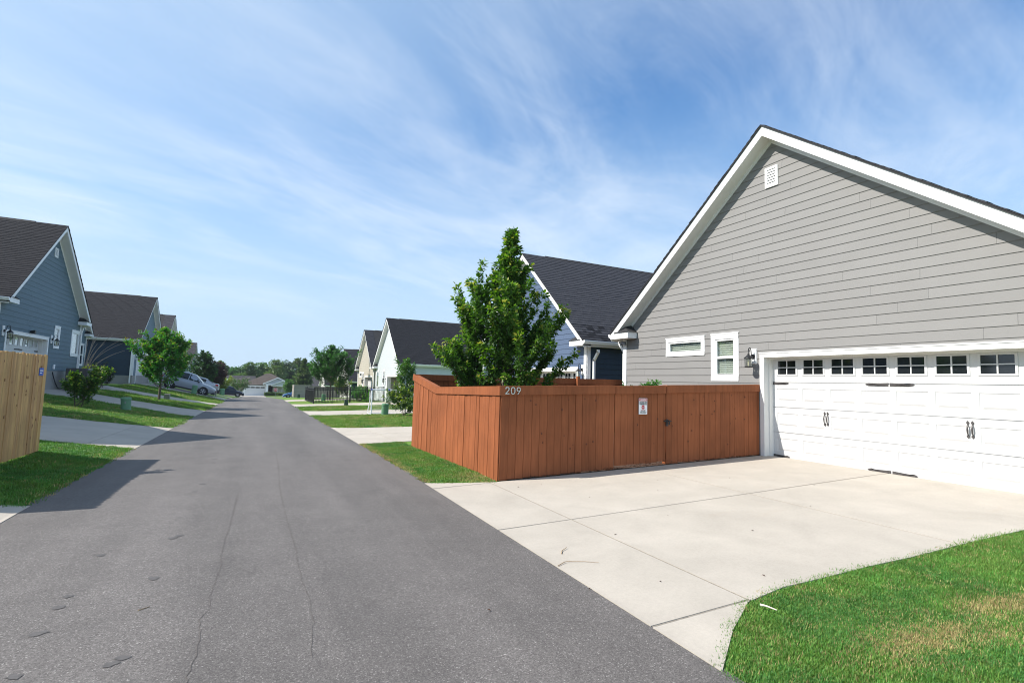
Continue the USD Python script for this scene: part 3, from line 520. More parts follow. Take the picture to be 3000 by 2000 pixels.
def garage_door(H, T, y0, y1, zb, zt, d, ncol=8, nrow=4, glass=None, hardware=True, muntin=(2, 2), plain=False):
    """sectional door between y0 and y1; top row has windows"""
    D = obj('garage_door', G(T).box(d+.012, d+.05, y0, y1, zb+.015, zt), M['white_door'], H); sh = (zt-zb)/nrow; cw = (y1-y0-.10)/ncol
    obj('door_seal', G(T).box(d+.002, d+.045, y0, y1, zb, zb+.016), M['blackmetal'], D)
    wcut = []
    for j in range(nrow):
        za, zc = zb+.016+j*sh, zb+(j+1)*sh-.004; sec = sbox(y0+.002, za, y1-.002, zc)
        cells = [(y0+.05+i*cw, y0+.05+(i+1)*cw) for i in range(ncol)]; rects = []
        for a, b in cells:
            if j == nrow-1: m = .085; rects.append((a+m, b-m, za+.20*sh+.06, zc-.055))
            elif not plain: rects.append((a+.045, b-.045, za+.115, zc-.115))
        q = sec
        for r_ in rects: q = q.difference(sbox(r_[0], r_[2], r_[1], r_[3]))
        g = G(T); v, f = tri(q); g.add(np.column_stack([np.full(len(v), d), v]), f)
        for zz in (za, zc): g.quad((d, y0, zz), (d, y1, zz), (d+.012, y0, zz), (d+.012, y1, zz)[::1])
        obj('door_section', g, M['white_door'], D)
        for a, b, c, e in rects:
            if j < nrow-1:   # stamped raised panel
                p = G(T); ring = lambda i, dd: [(d+dd, a+i, c+i), (d+dd, b-i, c+i), (d+dd, b-i, e-i), (d+dd, a+i, e-i)]
                R_ = [ring(0, 0), ring(.012, .013), ring(.024, .013), ring(.060, -.002)]; V = sum(R_, []); F = []
                for k in range(3):
                    for i in range(4): i2 = (i+1) % 4; F += [[k*4+i, k*4+i2, k*4+4+i2], [k*4+i, k*4+4+i2, k*4+4+i]]
                F += [[12, 13, 14], [12, 14, 15]]; p.add(V, F); obj('door_panel', p, M['white_door'], D)
            else:            # window with frame and muntins
                w = G(T); fr = .034
                for A in ((a-fr, a, c-fr, e+fr), (b, b+fr, c-fr, e+fr), (a, b, e, e+fr), (a, b, c-fr, c)): w.box(d-.012, d+.004, *A)
                for i in range(1, muntin[0]): y = a+(b-a)*i/muntin[0]; w.box(d-.009, d+.006, y-.010, y+.010, c, e)
                for i in range(1, muntin[1]): z = c+(e-c)*i/muntin[1]; w.box(d-.0085, d+.006, a, b, z-.009, z+.009)
                W = obj('door_window', w, M['white_door'], D); obj('pane', G(T).box(d+.006, d+.010, a, b, c, e), glass or M['darkpane'], W)
    return D

# ------------------------------------------------------------------ the houses on the right
op = dict(y0=2.78, y1=7.553, z1=2.357, zb=.20, tw=.095, tt=.085, recess=.24)
H_, T_ = house('house', 'large light grey gabled house with white garage door at right of photo', 1, 9.85, 2.27, 12.33, 7.303, 7.41, .775, .795, .22, M['gray'], depth=12, rows=0, opening=op, seed=11, vent=(7.155, 7.464, 6.085, 6.537),
    windows=[dict(y0=9.195, y1=10.526, z0=2.472, z1=2.94, kind='fixed', trim=.09), dict(y0=8.20, y1=8.995, z0=1.842, z1=2.95, kind='double', trim=.12)])
D_ = garage_door(H_, T_, 2.80, 7.535, .235, 2.345, .24)
hg = [(7.52, 1.810, .37, -1), (5.238, 1.810, .39, 1), (5.214, 1.810, .39, -1), (7.53, .272, .385, -1), (5.238, .272, .39, 1), (5.214, .272, .39, -1), (2.9, 1.81, .37, 1), (2.9, .272, .37, 1)]
for y, z, L, sg in hg: g = G(T_); hinge(g, y, z, L, .238, sg); obj('strap_hinge', g, M['gray_iron'], D_)
for y in (6.397, 6.338, 4.116, 4.055): g = G(T_); pull(g, y, 1.121, .236); obj('pull_handle', g, M['gray_iron'], D_, smooth=40)
lantern(H_, T_, 7.80, 2.39, 1.0)
downspout(H_, T_, .10, 12.36, .2, 3.05, 1)
g = G(T_); g.lathe([(.03, 0), (.055, -.02), (.05, -.08)], (-.06, 12.24, 2.99), 10); g.lathe([(.001, -.02), (.035, -.03), (.05, -.09), (.001, -.092)], (-.11, 12.16, 2.965), 10); g.lathe([(.001, -.02), (.035, -.03), (.05, -.09), (.001, -.092)], (-.10, 12.33, 2.965), 10); obj('floodlight', g, M['galv'], H_, smooth=40)

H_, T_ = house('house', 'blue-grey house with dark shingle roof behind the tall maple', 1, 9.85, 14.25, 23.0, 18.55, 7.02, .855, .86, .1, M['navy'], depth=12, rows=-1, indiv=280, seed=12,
    opening=dict(y0=14.86, y1=19.3, z1=2.135, zb=.05, tw=.12, tt=.12, recess=.22), sidewall=(-1, M['navydark'], False))
garage_door(H_, T_, 14.88, 19.28, .05, 2.12, .22)
lantern(H_, T_, 14.47, 2.17, 1.0); downspout(H_, T_, .22, 14.22, -.1, 2.84, -1)
H_, T_ = house('house', 'very pale blue gabled house with open garage behind the black iron fence', 1, 9.85, 38.65, 47.95, 43.2, 6.86, .82, .80, -.15, M['paleblue'], depth=12, rows=-1, seed=13, joined=True, sidewall=(-1, M['paleblue'], True),
    opening=dict(y0=39.3, y1=43.3, z1=1.93, zb=-.25, tw=.30, tt=.12, recess=.3), windows=[dict(y0=44.3, y1=45.0, z0=1.1, z1=2.5, kind='double', trim=.1), dict(y0=46.6, y1=47.7, z0=.9, z1=2.5, kind='fixed', trim=.12)])
obj('garage_room', G(T_).box(5, 5.05, 39, 43.6, -.3, 2.4).box(.3, 5, 43.3, 43.35, -.3, 2.4).box(.3, 5, 39.2, 39.25, -.3, 2.4), M['interior'], H_)
lantern(H_, T_, 43.75, 1.75, 1.2)
H_, T_ = house('house', 'narrow looking beige gabled house with small white garage door', 1, 9.85, 48.85, 57.4, 53.1, 6.66, .85, .86, -.3, M['beige'], depth=12, rows=0, seed=14, joined=True,
    opening=dict(y0=49.6, y1=53.2, z1=1.88, zb=-.45, tw=.12, tt=.12, recess=.3), windows=[dict(y0=55.0, y1=56.2, z0=1.85, z1=2.42, kind='fixed', trim=.12, blind=False, glass=M['darkpane']), dict(y0=53.85, y1=54.7, z0=1.0, z1=2.4, kind='double', trim=.12, blind=False, glass=M['darkpane'])])
garage_door(H_, T_, 49.62, 53.18, -.4, 1.87, .3, ncol=7, plain=True, glass=M['darkpane'], muntin=(1, 1)); lantern(H_, T_, 53.5, 1.6, 1.2)
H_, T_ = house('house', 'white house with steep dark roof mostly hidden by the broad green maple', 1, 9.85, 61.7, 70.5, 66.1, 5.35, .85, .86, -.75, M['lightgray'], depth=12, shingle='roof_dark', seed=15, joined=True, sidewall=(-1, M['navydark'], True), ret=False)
H_, T_ = house('house', 'pale gabled house with low dark roof beyond the grey board fence', 1, 9.85, 84.0, 92.0, 88.0, 4.2, .85, .85, -1.4, M['lightgray'], depth=12, shingle='roof_dark', seed=16, joined=True, ret=False)
# ------------------------------------------------------------------ the houses on the left
K_ = 1.135
ly = lambda v: v*K_
lz = lambda v: (v-EYE)*K_+EYE
lwin = lambda y0, y1, z0, z1, **k: dict(y0=ly(y0), y1=ly(y1), z0=lz(z0), z1=lz(z1), **k)
H_, T_ = house('house', 'slate blue gabled house with white garage door behind the new pine fence', -1, -8.4, ly(21.55), ly(30.08), ly(25.82), lz(7.36), .775, .78, .75, M['slate'], depth=12, shingle='shingle_b', rows=-1, seed=21, vent=(ly(25.83), ly(26.2), lz(6.08), lz(6.45)), found=1.61, ov=.37, rev=.2,
    opening=dict(y0=ly(22.35), y1=ly(26.03), z1=lz(2.80), zb=.7, tw=.13, tt=.11, recess=.28), windows=[lwin(26.68, 27.35, 2.515, 3.42, kind='double', trim=.11), lwin(28.83, 30.0, 2.27, 3.43, kind='fixed', trim=.13)])
D_ = garage_door(H_, T_, ly(22.37), ly(26.01), .75, lz(2.79), .28, ncol=8, plain=True, glass=M['pane'], muntin=(1, 1))
for y, L, sg in ((24.2, .40, 1), (24.18, .40, -1), (25.99, .40, -1)): g = G(T_); hinge(g, ly(y), lz(2.33), L, .278, sg); obj('strap_hinge', g, M['blackmetal'], D_)
obj('garage_room', G(T_).box(2.0, 2.05, ly(22), ly(26.4), .5, 3.2), M['lightgray'], H_)
lantern(H_, T_, ly(22.06), lz(2.85), 1.12); lantern(H_, T_, ly(26.42), lz(2.85), 1.12); downspout(H_, T_, -.05, ly(29.98), 1.0, lz(3.70), 1)
obj('motion_light', G(T_).lathe([(.03, 0), (.06, -.05), (.085, -.18), (.001, -.18)], (0, ly(24.25), lz(2.98)), 10, 0), M['blackmetal'], H_, smooth=40)
obj('outlet_box', G(T_).box(-.05, .0, ly(26.9), ly(27.05), lz(1.68), lz(1.86)), M['white'], H_)
H_, T_ = house('house', 'slate grey house set back between the slate blue house and the navy house', -1, -9.6*K_, ly(31.9), ly(40.35), ly(36.15), lz(7.33), .765, .77, .75, M['slate'], depth=10, shingle='shingle_b', rows=0, seed=22, rev=.2, windows=[lwin(39.2, 39.95, 1.95, 3.3, kind='double', trim=.10, blind=False, glass=M['darkpane'])])
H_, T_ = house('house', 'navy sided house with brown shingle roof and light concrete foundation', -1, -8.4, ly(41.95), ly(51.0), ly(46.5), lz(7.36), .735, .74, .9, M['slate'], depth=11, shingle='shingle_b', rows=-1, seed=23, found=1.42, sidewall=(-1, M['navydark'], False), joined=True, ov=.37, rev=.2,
    opening=dict(y0=ly(43.0), y1=ly(48.0), z1=lz(2.95), zb=.8, tw=.13, tt=.13, recess=.2))
garage_door(H_, T_, ly(43.02), ly(47.98), .82, lz(2.94), .2); downspout(H_, T_, .12, ly(41.9), .85, lz(3.62), -1); lantern(H_, T_, ly(42.6), lz(2.7), 1.2)
H_, T_ = house('house', 'farther grey gabled house peeking over the left maple', -1, -8.4, ly(52.0), ly(61.0), ly(56.5), lz(7.06), .75, .75, .6, M['lightgray'], depth=11, shingle='shingle_b', rows=0, seed=24, joined=True, ret=False, ov=.37)
H_, T_ = house('house', 'low grey house with blue side wall behind the dark trees on the left', -1, -8.4, ly(73.2), ly(81.0), ly(77.0), lz(5.72), .72, .72, -.4, M['slate'], depth=11, shingle='roof_far', seed=25, joined=True, ret=False, ov=.37)
H_, T_ = house('house', 'neighbour house left of the frame whose gable shadow lies on the road', -1, -8.4, 14.5, 22.1, 18.3, 7.35, .88, .88, .75, M['slate'], depth=10, shingle='shingle_b', rows=0, seed=26, joined=True, ret=False)

# ------------------------------------------------------------------ house at the end of the road and roofs beyond
def hiproof(g, x0, x1, y0, y1, ze, zr_, rx0, rx1, ry, ov=.4):
    a = [(x0-ov, y0-ov, ze), (x1+ov, y0-ov, ze), (x1+ov, y1+ov, ze), (x0-ov, y1+ov, ze)]; b = [(rx0, ry, zr_), (rx1, ry, zr_)]
    return g.add(a+b, [[0, 1, 5], [0, 5, 4], [1, 2, 5], [2, 3, 4], [2, 4, 5], [3, 0, 4], [0, 3, 2], [0, 2, 1]])
H = thing('house', 'cream single storey house with tan hip roof closing the end of the road', 'house')
zb = -3.34
obj('wall', G().box(-3.0, 2.75, 148, 160, zb-.5, -.55).box(4.1, 9.5, 148.6, 160, zb-.5, -.6).box(2.75, 4.1, 150.2, 160, zb-.5, -.6), M['beige'], H)
obj('roof', hiproof(G(), -2.6, 9.0, 148, 162, -.45, 2.55, 2.6, 3.6, 155), M['roof_tan'], H)
for x0, x1, xp, zp, y in ((2.0, 8.3, 5.13, 1.45, 147.4), (3.9, 8.8, 6.38, .72, 146.7)):
    ze = -.22 if zp > 1 else -.48; g = G(); g.prism([(x0, y, ze), (x1, y, ze), (xp, y, zp-.15)], [(x0, y+.1, ze), (x1, y+.1, ze), (xp, y+.1, zp-.15)]); gb = obj('gable', g, M['paleblue'], H)
    g = G(); g.prism([(x0-.35, y-.3, ze-.12), (x0-.35, y-.3, ze+.1), (xp, y-.3, zp+.1), (xp, y-.3, zp-.14)], [(x0-.35, 154, ze-.12), (x0-.35, 154, ze+.1), (xp, 154, zp+.1), (xp, 154, zp-.14)]); g.prism([(x1+.35, y-.3, ze-.12), (x1+.35, y-.3, ze+.1), (xp, y-.3, zp+.1), (xp, y-.3, zp-.14)], [(x1+.35, 154, ze-.12), (x1+.35, 154, ze+.1), (xp, 154, zp+.1), (xp, 154, zp-.14)])
    obj('gable_roof', g, M['roof_tan'], gb)
    g = G()
    for a, b in ((x0-.35, xp), (x1+.35, xp)): g.prism([(a, y-.34, ze-.10), (a, y-.34, ze+.12), (b, y-.34, zp+.12), (b, y-.34, zp-.12)], [(a, y-.30, ze-.10), (a, y-.30, ze+.12), (b, y-.30, zp+.12), (b, y-.30, zp-.12)])
    g.box(x0-.3, x1+.3, y-.1, y-.02, ze-.25, ze-.02); obj('gable_trim', g, M['white'], gb)
garT = lambda v: np.column_stack([v[:, 1], 148-.08+v[:, 0], v[:, 2]])
obj('garage_casing', G().box(-2.65, -2.4, 147.9, 148, zb, -.95).box(2.3, 2.55, 147.9, 148, zb, -.95).box(-2.65, 2.55, 147.88, 148, -.95, -.65), M['white'], H)
garage_door(H, garT, -2.4, 2.3, zb, -.95, .0, ncol=4, plain=True, muntin=(1, 1))
obj('pillar', G().box(2.5, 2.95, 147.1, 147.5, -2.4, -.4), M['white'], H); obj('pillar_base', G().box(2.38, 3.07, 147.0, 147.6, zb, -2.4), M['brickred'], H); obj('porch_beam', G().box(2.3, 5.0, 147.15, 147.45, -.5, -.2), M['white'], H)
obj('front_door', G().box(3.2, 3.95, 150.1, 150.2, zb, -1.0), M['dark'], H)
window(H, lambda v: np.column_stack([v[:, 1], 148.6+v[:, 0], v[:, 2]]), 5.2, 6.4, -2.55, -.85, kind='double', blind=False, glass=M['darkpane'])
def backhouse(label, x0, x1, y0, y1, ze, zr_, mroof, mwall, gable=None):
    H = thing('house', label, 'house'); obj('wall', G().box(x0, x1, y0, y1, -4, ze+.1), mwall, H); ym = (y0+y1)/2
    g = G(); q = [(y0-.4, ze), (ym, zr_), (y1+.4, ze)]; g.prism([(x0-.4, *p) for p in q], [(x1+.4, *p) for p in q]); obj('roof', g, mroof, H)
    if gable: gx0, gx1, gz = gable; xp = (gx0+gx1)/2; g = G().prism([(gx0, y0-1.2, ze), (gx1, y0-1.2, ze), (xp, y0-1.2, gz)], [(gx0, ym, ze), (gx1, ym, ze), (xp, ym, gz)]); gb = obj('gable', g, mwall, H); gg_ = G()
    if gable:
        for a in (gx0-.3, gx1+.3): gg_.prism([(a, y0-1.35, ze-.2), (a, y0-1.35, ze+.1), (xp, y0-1.35, gz+.2), (xp, y0-1.35, gz-.1)], [(a, y0-1.22, ze-.2), (a, y0-1.22, ze+.1), (xp, y0-1.22, gz+.2), (xp, y0-1.22, gz-.1)])
        obj('gable_trim', gg_, M['white'], gb)
    return H
backhouse('long dark grey roofed house left of the house at the road end', -9.0, -.5, 161, 173, -.9, 1.75, M['roof_far'], M['beige'], (-8.6, -4.2, 1.0))
backhouse('house with dark grey roof half hidden right of the house at the road end', 11.5, 24, 150, 162, -.6, 2.4, M['roof_far'], M['lightgray'])

# ------------------------------------------------------------------ red-brown stained fence
FY, FX, BY = 7.68, 3.61, 12.88
fence = thing('wooden_fence', 'red-brown stained wooden fence with cap rail and house number 209', 'fence')
rng = np.random.default_rng(5)
gr = lambda x, y: float(ground(x, y))
topF = lambda x: 1.584 + (x-3.61)*.0302
def picket(parent, p0, p1, n, z0, z1a, z1b, th=.017, m='stainwood', name='picket', tilt=0., dog=0.):
    """one board from p0 to p1 (plan), n = outward normal"""
    p0, p1, n = np.array(p0), np.array(p1), np.array(n); j = rng.normal(0, .0032); o = n*(j); i = o - n*th; g = G(); t = rng.normal(0, .0012)
    u = (p1-p0); L = np.linalg.norm(u); u = u/L
    b = [(*(p0+i), z0), (*(p1+i), z0), (*(p1+o), z0), (*(p0+o), z0)]
    if dog:
        zc = min(z1a, z1b)-dog; A0, A1 = p0+u*t, p1+u*t; m0, m1 = A0+u*dog*.8, A1-u*dog*.8
        ring = [((p0, z0)), ((p1, z0)), ((A1, zc)), ((m1, z1b)), ((m0, z1a)), ((A0, zc))]
        g.prism([(*(p+i), z) for p, z in ring], [(*(p+o), z) for p, z in ring])
    else: g.hexa(b + [(*(p0+u*t+i), z1a), (*(p1+u*t+i), z1b), (*(p1+u*t+o), z1b), (*(p0+u*t+o), z1a)])
    return obj(name, g, M[m], parent)
def run(parent, a, b, n, top, bot, w=.139, gap=(.004, .007), m='stainwood', skip=None, dog=0., flush=False):
    a, b = np.array(a, float), np.array(b, float); L = np.linalg.norm(b-a); u = (b-a)/L; t = 0.
    while t < L-.02:
        ww = min(w*rng.uniform(.94, 1.06), L-t); q0, q1 = a+u*t, a+u*(t+ww)
        picket(parent, q0, q1, n, bot(*((q0+q1)/2))+rng.normal(0, .006), top(*q0)+(rng.normal(0, .006) if dog else 0), top(*q1)+(rng.normal(0, .006) if dog else 0), m=m, dog=dog); t += ww + rng.uniform(*gap)
def caprail(parent, pts, n, h=.132, th=.022, m='stainwood', name='cap_rail'):
    for (x0, y0, z0), (x1, y1, z1) in zip(pts[:-1], pts[1:]):
        n_ = np.array(n); o, i = n_*(th+.004), n_*.002
        g = G().hexa([(x0+i[0], y0+i[1], z0-h), (x1+i[0], y1+i[1], z1-h), (x1+o[0], y1+o[1], z1-h), (x0+o[0], y0+o[1], z0-h), (x0+i[0], y0+i[1], z0), (x1+i[0], y1+i[1], z1), (x1+o[0], y1+o[1], z1), (x0+o[0], y0+o[1], z0)])
        obj(name, g, M[m], parent)
        g = G().hexa([(x0+o[0]*1., y0+o[1]*1., z0+.001), (x1+o[0], y1+o[1], z1+.001), (x1-n_[0]*.10, y1-n_[1]*.10, z1+.001), (x0-n_[0]*.10, y0-n_[1]*.10, z0+.001), (x0+o[0], y0+o[1], z0+.020), (x1+o[0], y1+o[1], z1+.020), (x1-n_[0]*.10, y1-n_[1]*.10, z1+.020), (x0-n_[0]*.10, y0-n_[1]*.10, z0+.020)])
        obj('top_cap', g, M[m], parent)
tF = lambda x, y: topF(x)-.022; bF = lambda x, y: gr(x, y)+.028
tL = lambda x, y: np.interp(y, [7.68, 11.0, 12.88], [1.584, 1.512, 1.80])-.022
tB = lambda x, y: 1.80 + (x-3.61)*.0085 - .022
run(fence, (3.63, FY), (5.935, FY), (0, -1), tF, bF); run(fence, (7.185, FY), (9.83, FY), (0, -1), tF, bF)
run(fence, (FX, 7.70), (FX, BY), (-1, 0), tL, lambda x, y: gr(x, y)-.03, gap=(.004, .008)); run(fence, (3.63, BY), (12.2, BY), (0, 1), tB, lambda x, y: gr(x, y)+.02)
# inner faces of the back run are boarded too
run(fence, (3.66, BY-.09), (9.9, BY-.09), (0, -1), tB, lambda x, y: gr(x, y)+.02)
caprail(fence, [(3.59, FY, 1.562), (4.9, FY, topF(4.9)-.022), (5.938, FY, topF(5.94)-.022)], (0, -1)); caprail(fence, [(7.182, FY, topF(7.182)-.022), (9.84, FY, topF(9.84)-.022)], (0, -1))
caprail(fence, [(FX, 7.66, 1.562), (FX, 9.9, 1.515), (FX, 11.0, 1.49), (FX, 12.9, 1.778)], (-1, 0)); caprail(fence, [(3.6, BY-.09, 1.778), (8.45, BY-.09, 1.82), (10.4, BY-.09, 1.836)], (0, -1))
for x, y, h in ((3.68, 7.75, 1.5), (5.88, 7.76, 1.57), (7.24, 7.76, 1.62), (3.68, 10.3, 1.45), (3.70, 12.78, 1.70), (8.49, 12.72, 1.90)): obj('post', G().bev(x-.045, x+.045, y-.045, y+.045, gr(x, y), h, .006), M['stainwood'], fence)
for z in (.35, 1.2): obj('rail', G().box(3.72, 5.84, 7.70, 7.74, z, z+.085), M['stainwood'], fence); obj('rail', G().box(7.28, 9.8, 7.70, 7.74, z+.06, z+.145), M['stainwood'], fence)
gate = obj('gate', G().box(5.98, 7.14, 7.70, 7.74, .36, .44).box(5.98, 7.14, 7.70, 7.74, 1.26, 1.34), M['stainwood'], fence)
run(gate, (5.952, FY), (7.165, FY), (0, -1), lambda x, y: topF(x)-.030, lambda x, y: gr(x, y)+.075, gap=(.004, .007)); caprail(gate, [(5.952, FY, topF(5.95)-.03), (7.165, FY, topF(7.165)-.03)], (0, -1))
g = G(); g.box(7.12, 7.30, 7.655, 7.675, .985, 1.005).tube([(7.20, 7.66, 1.01), (7.21, 7.62, 1.0), (7.21, 7.615, .93)], .012, 6).box(7.165, 7.215, 7.65, 7.68, .90, 1.03); obj('latch', g, M['blackmetal'], gate)
tx = meshkit.text_mesh('209', .118, .012); tx.vertices[:, 0] *= .284/ (tx.bounds[1][0]-tx.bounds[0][0]); v = np.array(tx.vertices)
obj('house_number', (np.column_stack([3.682 + v[:, 0]-v[:, 0].min(), 7.652 - v[:, 2], 1.452 + v[:, 1]-v[:, 1].min()]), np.array(tx.faces)), M['numeral'], fence)
tag(obj('mulch_bed', sheet(G(), Polygon([(3.66, 7.665), (9.84, 7.665), (9.84, 12.8), (3.66, 12.8)]), .016), M['mulchbed']), kind='structure')
r = np.random.default_rng(12)
for i in range(34):
    x, z, R = r.uniform(3.8, 9.7), r.uniform(.35, 1.4), r.uniform(.006, .013); z += (x-3.6)*.03; obj('knot', G().prism([(x+R*math.cos(t), FY-.0035, z+R*1.4*math.sin(t)) for t in np.linspace(0, 2*PI, 8)[:-1]], [(x+R*math.cos(t), FY-.010, z+R*1.4*math.sin(t)) for t in np.linspace(0, 2*PI, 8)[:-1]]), M['knotred'], fence)
# mulch along the foot of the gate
g = G(); r = np.random.default_rng(8)
for i in range(900):
    x = r.uniform(4.1, 9.8); wgt = math.exp(-((x-6.9)/.8)**2); y = 7.64 + abs(r.normal(0, .05))*(1+.8*wgt) - .02; z = gr(x, y)+.022+abs(r.normal(0, .012))*(1+2.5*wgt); a = r.uniform(0, PI); L = r.uniform(.008, .024); c, s = math.cos(a)*L, math.sin(a)*L; h = r.uniform(-.008, .008); w = .005
    g.add([(x-c, y-s, z-h), (x+c, y+s, z+h), (x+c-s*.3, y+s+c*.3, z+h+w), (x-c-s*.3, y-s+c*.3, z-h+w)], [[0, 1, 2], [0, 2, 3]])
tag(obj('mulch', g, M['mulch']), 'dark red wood mulch along the foot of the fence gate', 'mulch', kind='stuff')
# warning sign on the gate
SX, SZ, SW, SH, SY = 6.484, 1.126, .202, .300, 7.655
sign = thing('warning_sign', 'white dogs on premises warning sign fixed to the fence gate', 'sign')
obj('plate', G().bev(SX, SX+SW, SY-.004, SY, SZ, SZ+SH, .002), M['signwhite'], sign)
obj('red_band', G().box(SX+.008, SX+SW-.008, SY-.0065, SY-.0042, SZ+SH-.050, SZ+SH-.008), M['red'], sign)
def letters(parent, s, x0, x1, z, h, m, y=SY-.0066, bold=True):
    t = meshkit.text_mesh(s, h, .001, bold); v = np.array(t.vertices); w = v[:, 0].max()-v[:, 0].min(); k = min(1.0, (x1-x0)/w); v[:, 0] = (v[:, 0]-v[:, 0].min())*k
    obj('lettering', (np.column_stack([(x0+x1)/2 - w*k/2 + v[:, 0], y - v[:, 2], z + v[:, 1]]), np.array(t.faces)), m, parent)
letters(sign, 'WARNING', SX+.03, SX+SW-.02, SZ+SH-.041, .024, M['signwhite'], SY-.0068)
letters(sign, 'DOGS ON', SX+.012, SX+SW-.012, SZ+.212, .028, M['signblack']); letters(sign, 'PREMISES', SX+.012, SX+SW-.012, SZ+.180, .026, M['signblack'])
def octagon(cx, cz, r, y0, y1): return G().prism([(cx+r*math.cos(PI/8+i*PI/4), y0, cz+r*math.sin(PI/8+i*PI/4)) for i in range(8)], [(cx+r*math.cos(PI/8+i*PI/4), y1, cz+r*math.sin(PI/8+i*PI/4)) for i in range(8)])
obj('octagon', octagon(SX+SW/2, SZ+.133, .040, SY-.0066, SY-.0042), M['red'], sign); letters(sign, 'STOP', SX+.066, SX+SW-.066, SZ+.123, .020, M['signwhite'], SY-.0069)
letters(sign, 'DOGS BITE ONLY', SX+.016, SX+SW-.016, SZ+.078, .010, M['red']); letters(sign, 'DO NOT ENTER', SX+.03, SX+SW-.03, SZ+.058, .011, M['signblack']); letters(sign, 'WITHOUT PERMISSION', SX+.012, SX+SW-.012, SZ+.040, .010, M['signblack']); letters(sign, 'OF OWNER PRESENT', SX+.018, SX+SW-.018, SZ+.022, .010, M['signblack'])
# ------------------------------------------------------------------ new pine fence at the left
pf = thing('wooden_fence', 'new pale pine dog-ear fence at the left edge of the photo', 'fence')
run(pf, (-3.52, 8.25), (-3.52, 12.53), (1, 0), lambda x, y: 1.855+.004*y, lambda x, y: gr(x, y)+.02, w=.139, gap=(.001, .004), m='newwood', dog=.030)
run(pf, (-7.3, 12.53), (-3.53, 12.53), (0, 1), lambda x, y: 1.88, lambda x, y: gr(x, y)+.02, m='newwood', dog=.030); run(pf, (-7.3, 8.25), (-3.53, 8.25), (0, -1), lambda x, y: 1.88, lambda x, y: gr(x, y)+.02, m='newwood', dog=.030)
for y in (8.34, 10.4, 12.44): obj('post', G().box(-3.64, -3.55, y-.045, y+.045, gr(-3.6, y), 1.8), M['newwood'], pf)
for z in (.5, 1.1, 1.65): obj('rail', G().box(-3.575, -3.538, 8.3, 12.5, z, z+.085), M['newwood'], pf)
obj('label', G().box(-3.519, -3.512, 12.14, 12.34, 1.52, 1.66), M['bluelabel'], pf); obj('label_print', G().box(-3.512, -3.509, 12.16, 12.30, 1.60, 1.62).box(-3.512, -3.509, 12.16, 12.26, 1.56, 1.575), M['signwhite'], pf)
r = np.random.default_rng(9); 
for i in range(26):
    y, z, R = r.uniform(10.4, 12.5), r.uniform(.3, 1.8), r.uniform(.010, .022); obj('knot', G().prism([(-3.5195, y+R*math.cos(t), z+R*1.5*math.sin(t)) for t in np.linspace(0, 2*PI, 9)[:-1]], [(-3.5145, y+R*math.cos(t), z+R*1.5*math.sin(t)) for t in np.linspace(0, 2*PI, 9)[:-1]]), M['knot'], pf)
# ------------------------------------------------------------------ black iron fence
bf = thing('metal_fence', 'black metal picket fence around the yard of the pale blue house', 'fence')
def ironrun(a, b, posts, h=1.24, step=.115):
    a, b = np.array(a, float), np.array(b, float); L = np.linalg.norm(b-a); n = int(L/step)
    for k in range(n+1):
        p = a+(b-a)*k/n; z = gr(*p); obj('picket', G().box(p[0]-.014, p[0]+.014, p[1]-.014, p[1]+.014, z+.05, z+h-.02), M['blackmetal'], bf)
    for k in range(posts+1): p = a+(b-a)*k/posts; z = gr(*p); obj('post', G().bev(p[0]-.032, p[0]+.032, p[1]-.032, p[1]+.032, z, z+h+.06, .01), M['blackmetal'], bf)
    for zz in (.10, h-.20, h-.03): z0, z1 = gr(*a)+zz, gr(*b)+zz; obj('rail', G().tube([(*a, z0), (*b, z1)], .026, 4), M['blackmetal'], bf)
ironrun((4.16, 43.2), (9.8, 44.2), 4); ironrun((4.16, 43.3), (4.2, 51.4), 4); ironrun((4.3, 51.4), (9.8, 51.6), 3, step=.23)
# ------------------------------------------------------------------ grey board fence
gf = thing('wooden_fence', 'grey horizontal board fence behind the black iron fence', 'fence')
zb = -1.36
for k in range(10): obj('board', G().box(5.32, 7.6, 84.97, 85.03, zb+k*.186, zb+k*.186+.176), M['grayfence'], gf); obj('board', G().box(5.29, 5.35, 85.05, 89.5, zb+k*.186, zb+k*.186+.176), M['grayfence'], gf)
obj('post', G().box(5.25, 5.40, 84.9, 85.05, zb, .55), M['grayfence'], gf); obj('top_rail', G().box(5.25, 7.6, 84.92, 85.08, zb+1.86, zb+1.92), M['grayfence'], gf)
gf = thing('wooden_fence', 'grey upright board fence seen through the black iron fence', 'fence')
for k in range(48): x = 5.9+k*.155; obj('board', G().box(x, x+.148, 69.98, 70.02, gr(x, 70)+.03, .56+rng.normal(0, .01)), M['grayfence'], gf)
# ------------------------------------------------------------------ utility boxes
def pedestal(label, x, y, h=.55, r=.165, rz=0, tiltx=0., m='pedestal', group=None, kind='utility box'):
    P = thing('utility_pedestal', label, kind, group, mat=Gf.Matrix4d().SetRotate(Gf.Rotation(Gf.Vec3d(0, 1, 0), tiltx)) * Gf.Matrix4d().SetTranslate(Gf.Vec3d(x, y, gr(x, y)-.02)))
    k = r; prof = [(k*1.0, 0), (k*1.0, h*.80), (k*1.06, h*.805), (k*1.06, h*.9), (k*1.0, h*.96), (k*.8, h*.99), (.001, h)]; g = G().lathe(prof, n=20)
    V = np.vstack(g.v); V[:, 1] *= .78; g.v = [V]; obj('housing', g, M[m], P, smooth=35)
    obj('skirt', G().lathe([(k*1.02, -.05), (k*1.02, h*.12), (k*1.0, h*.13)], n=20), M[m], P, smooth=35); obj('hasp', G().box(-.02, .02, -k*.85, -k*.76, h*.55, h*.68), M['galv'], P)
pedestal('green utility pedestal on the left lawn between two driveways', -4.5, 24.95, .54, .17, tiltx=-3)
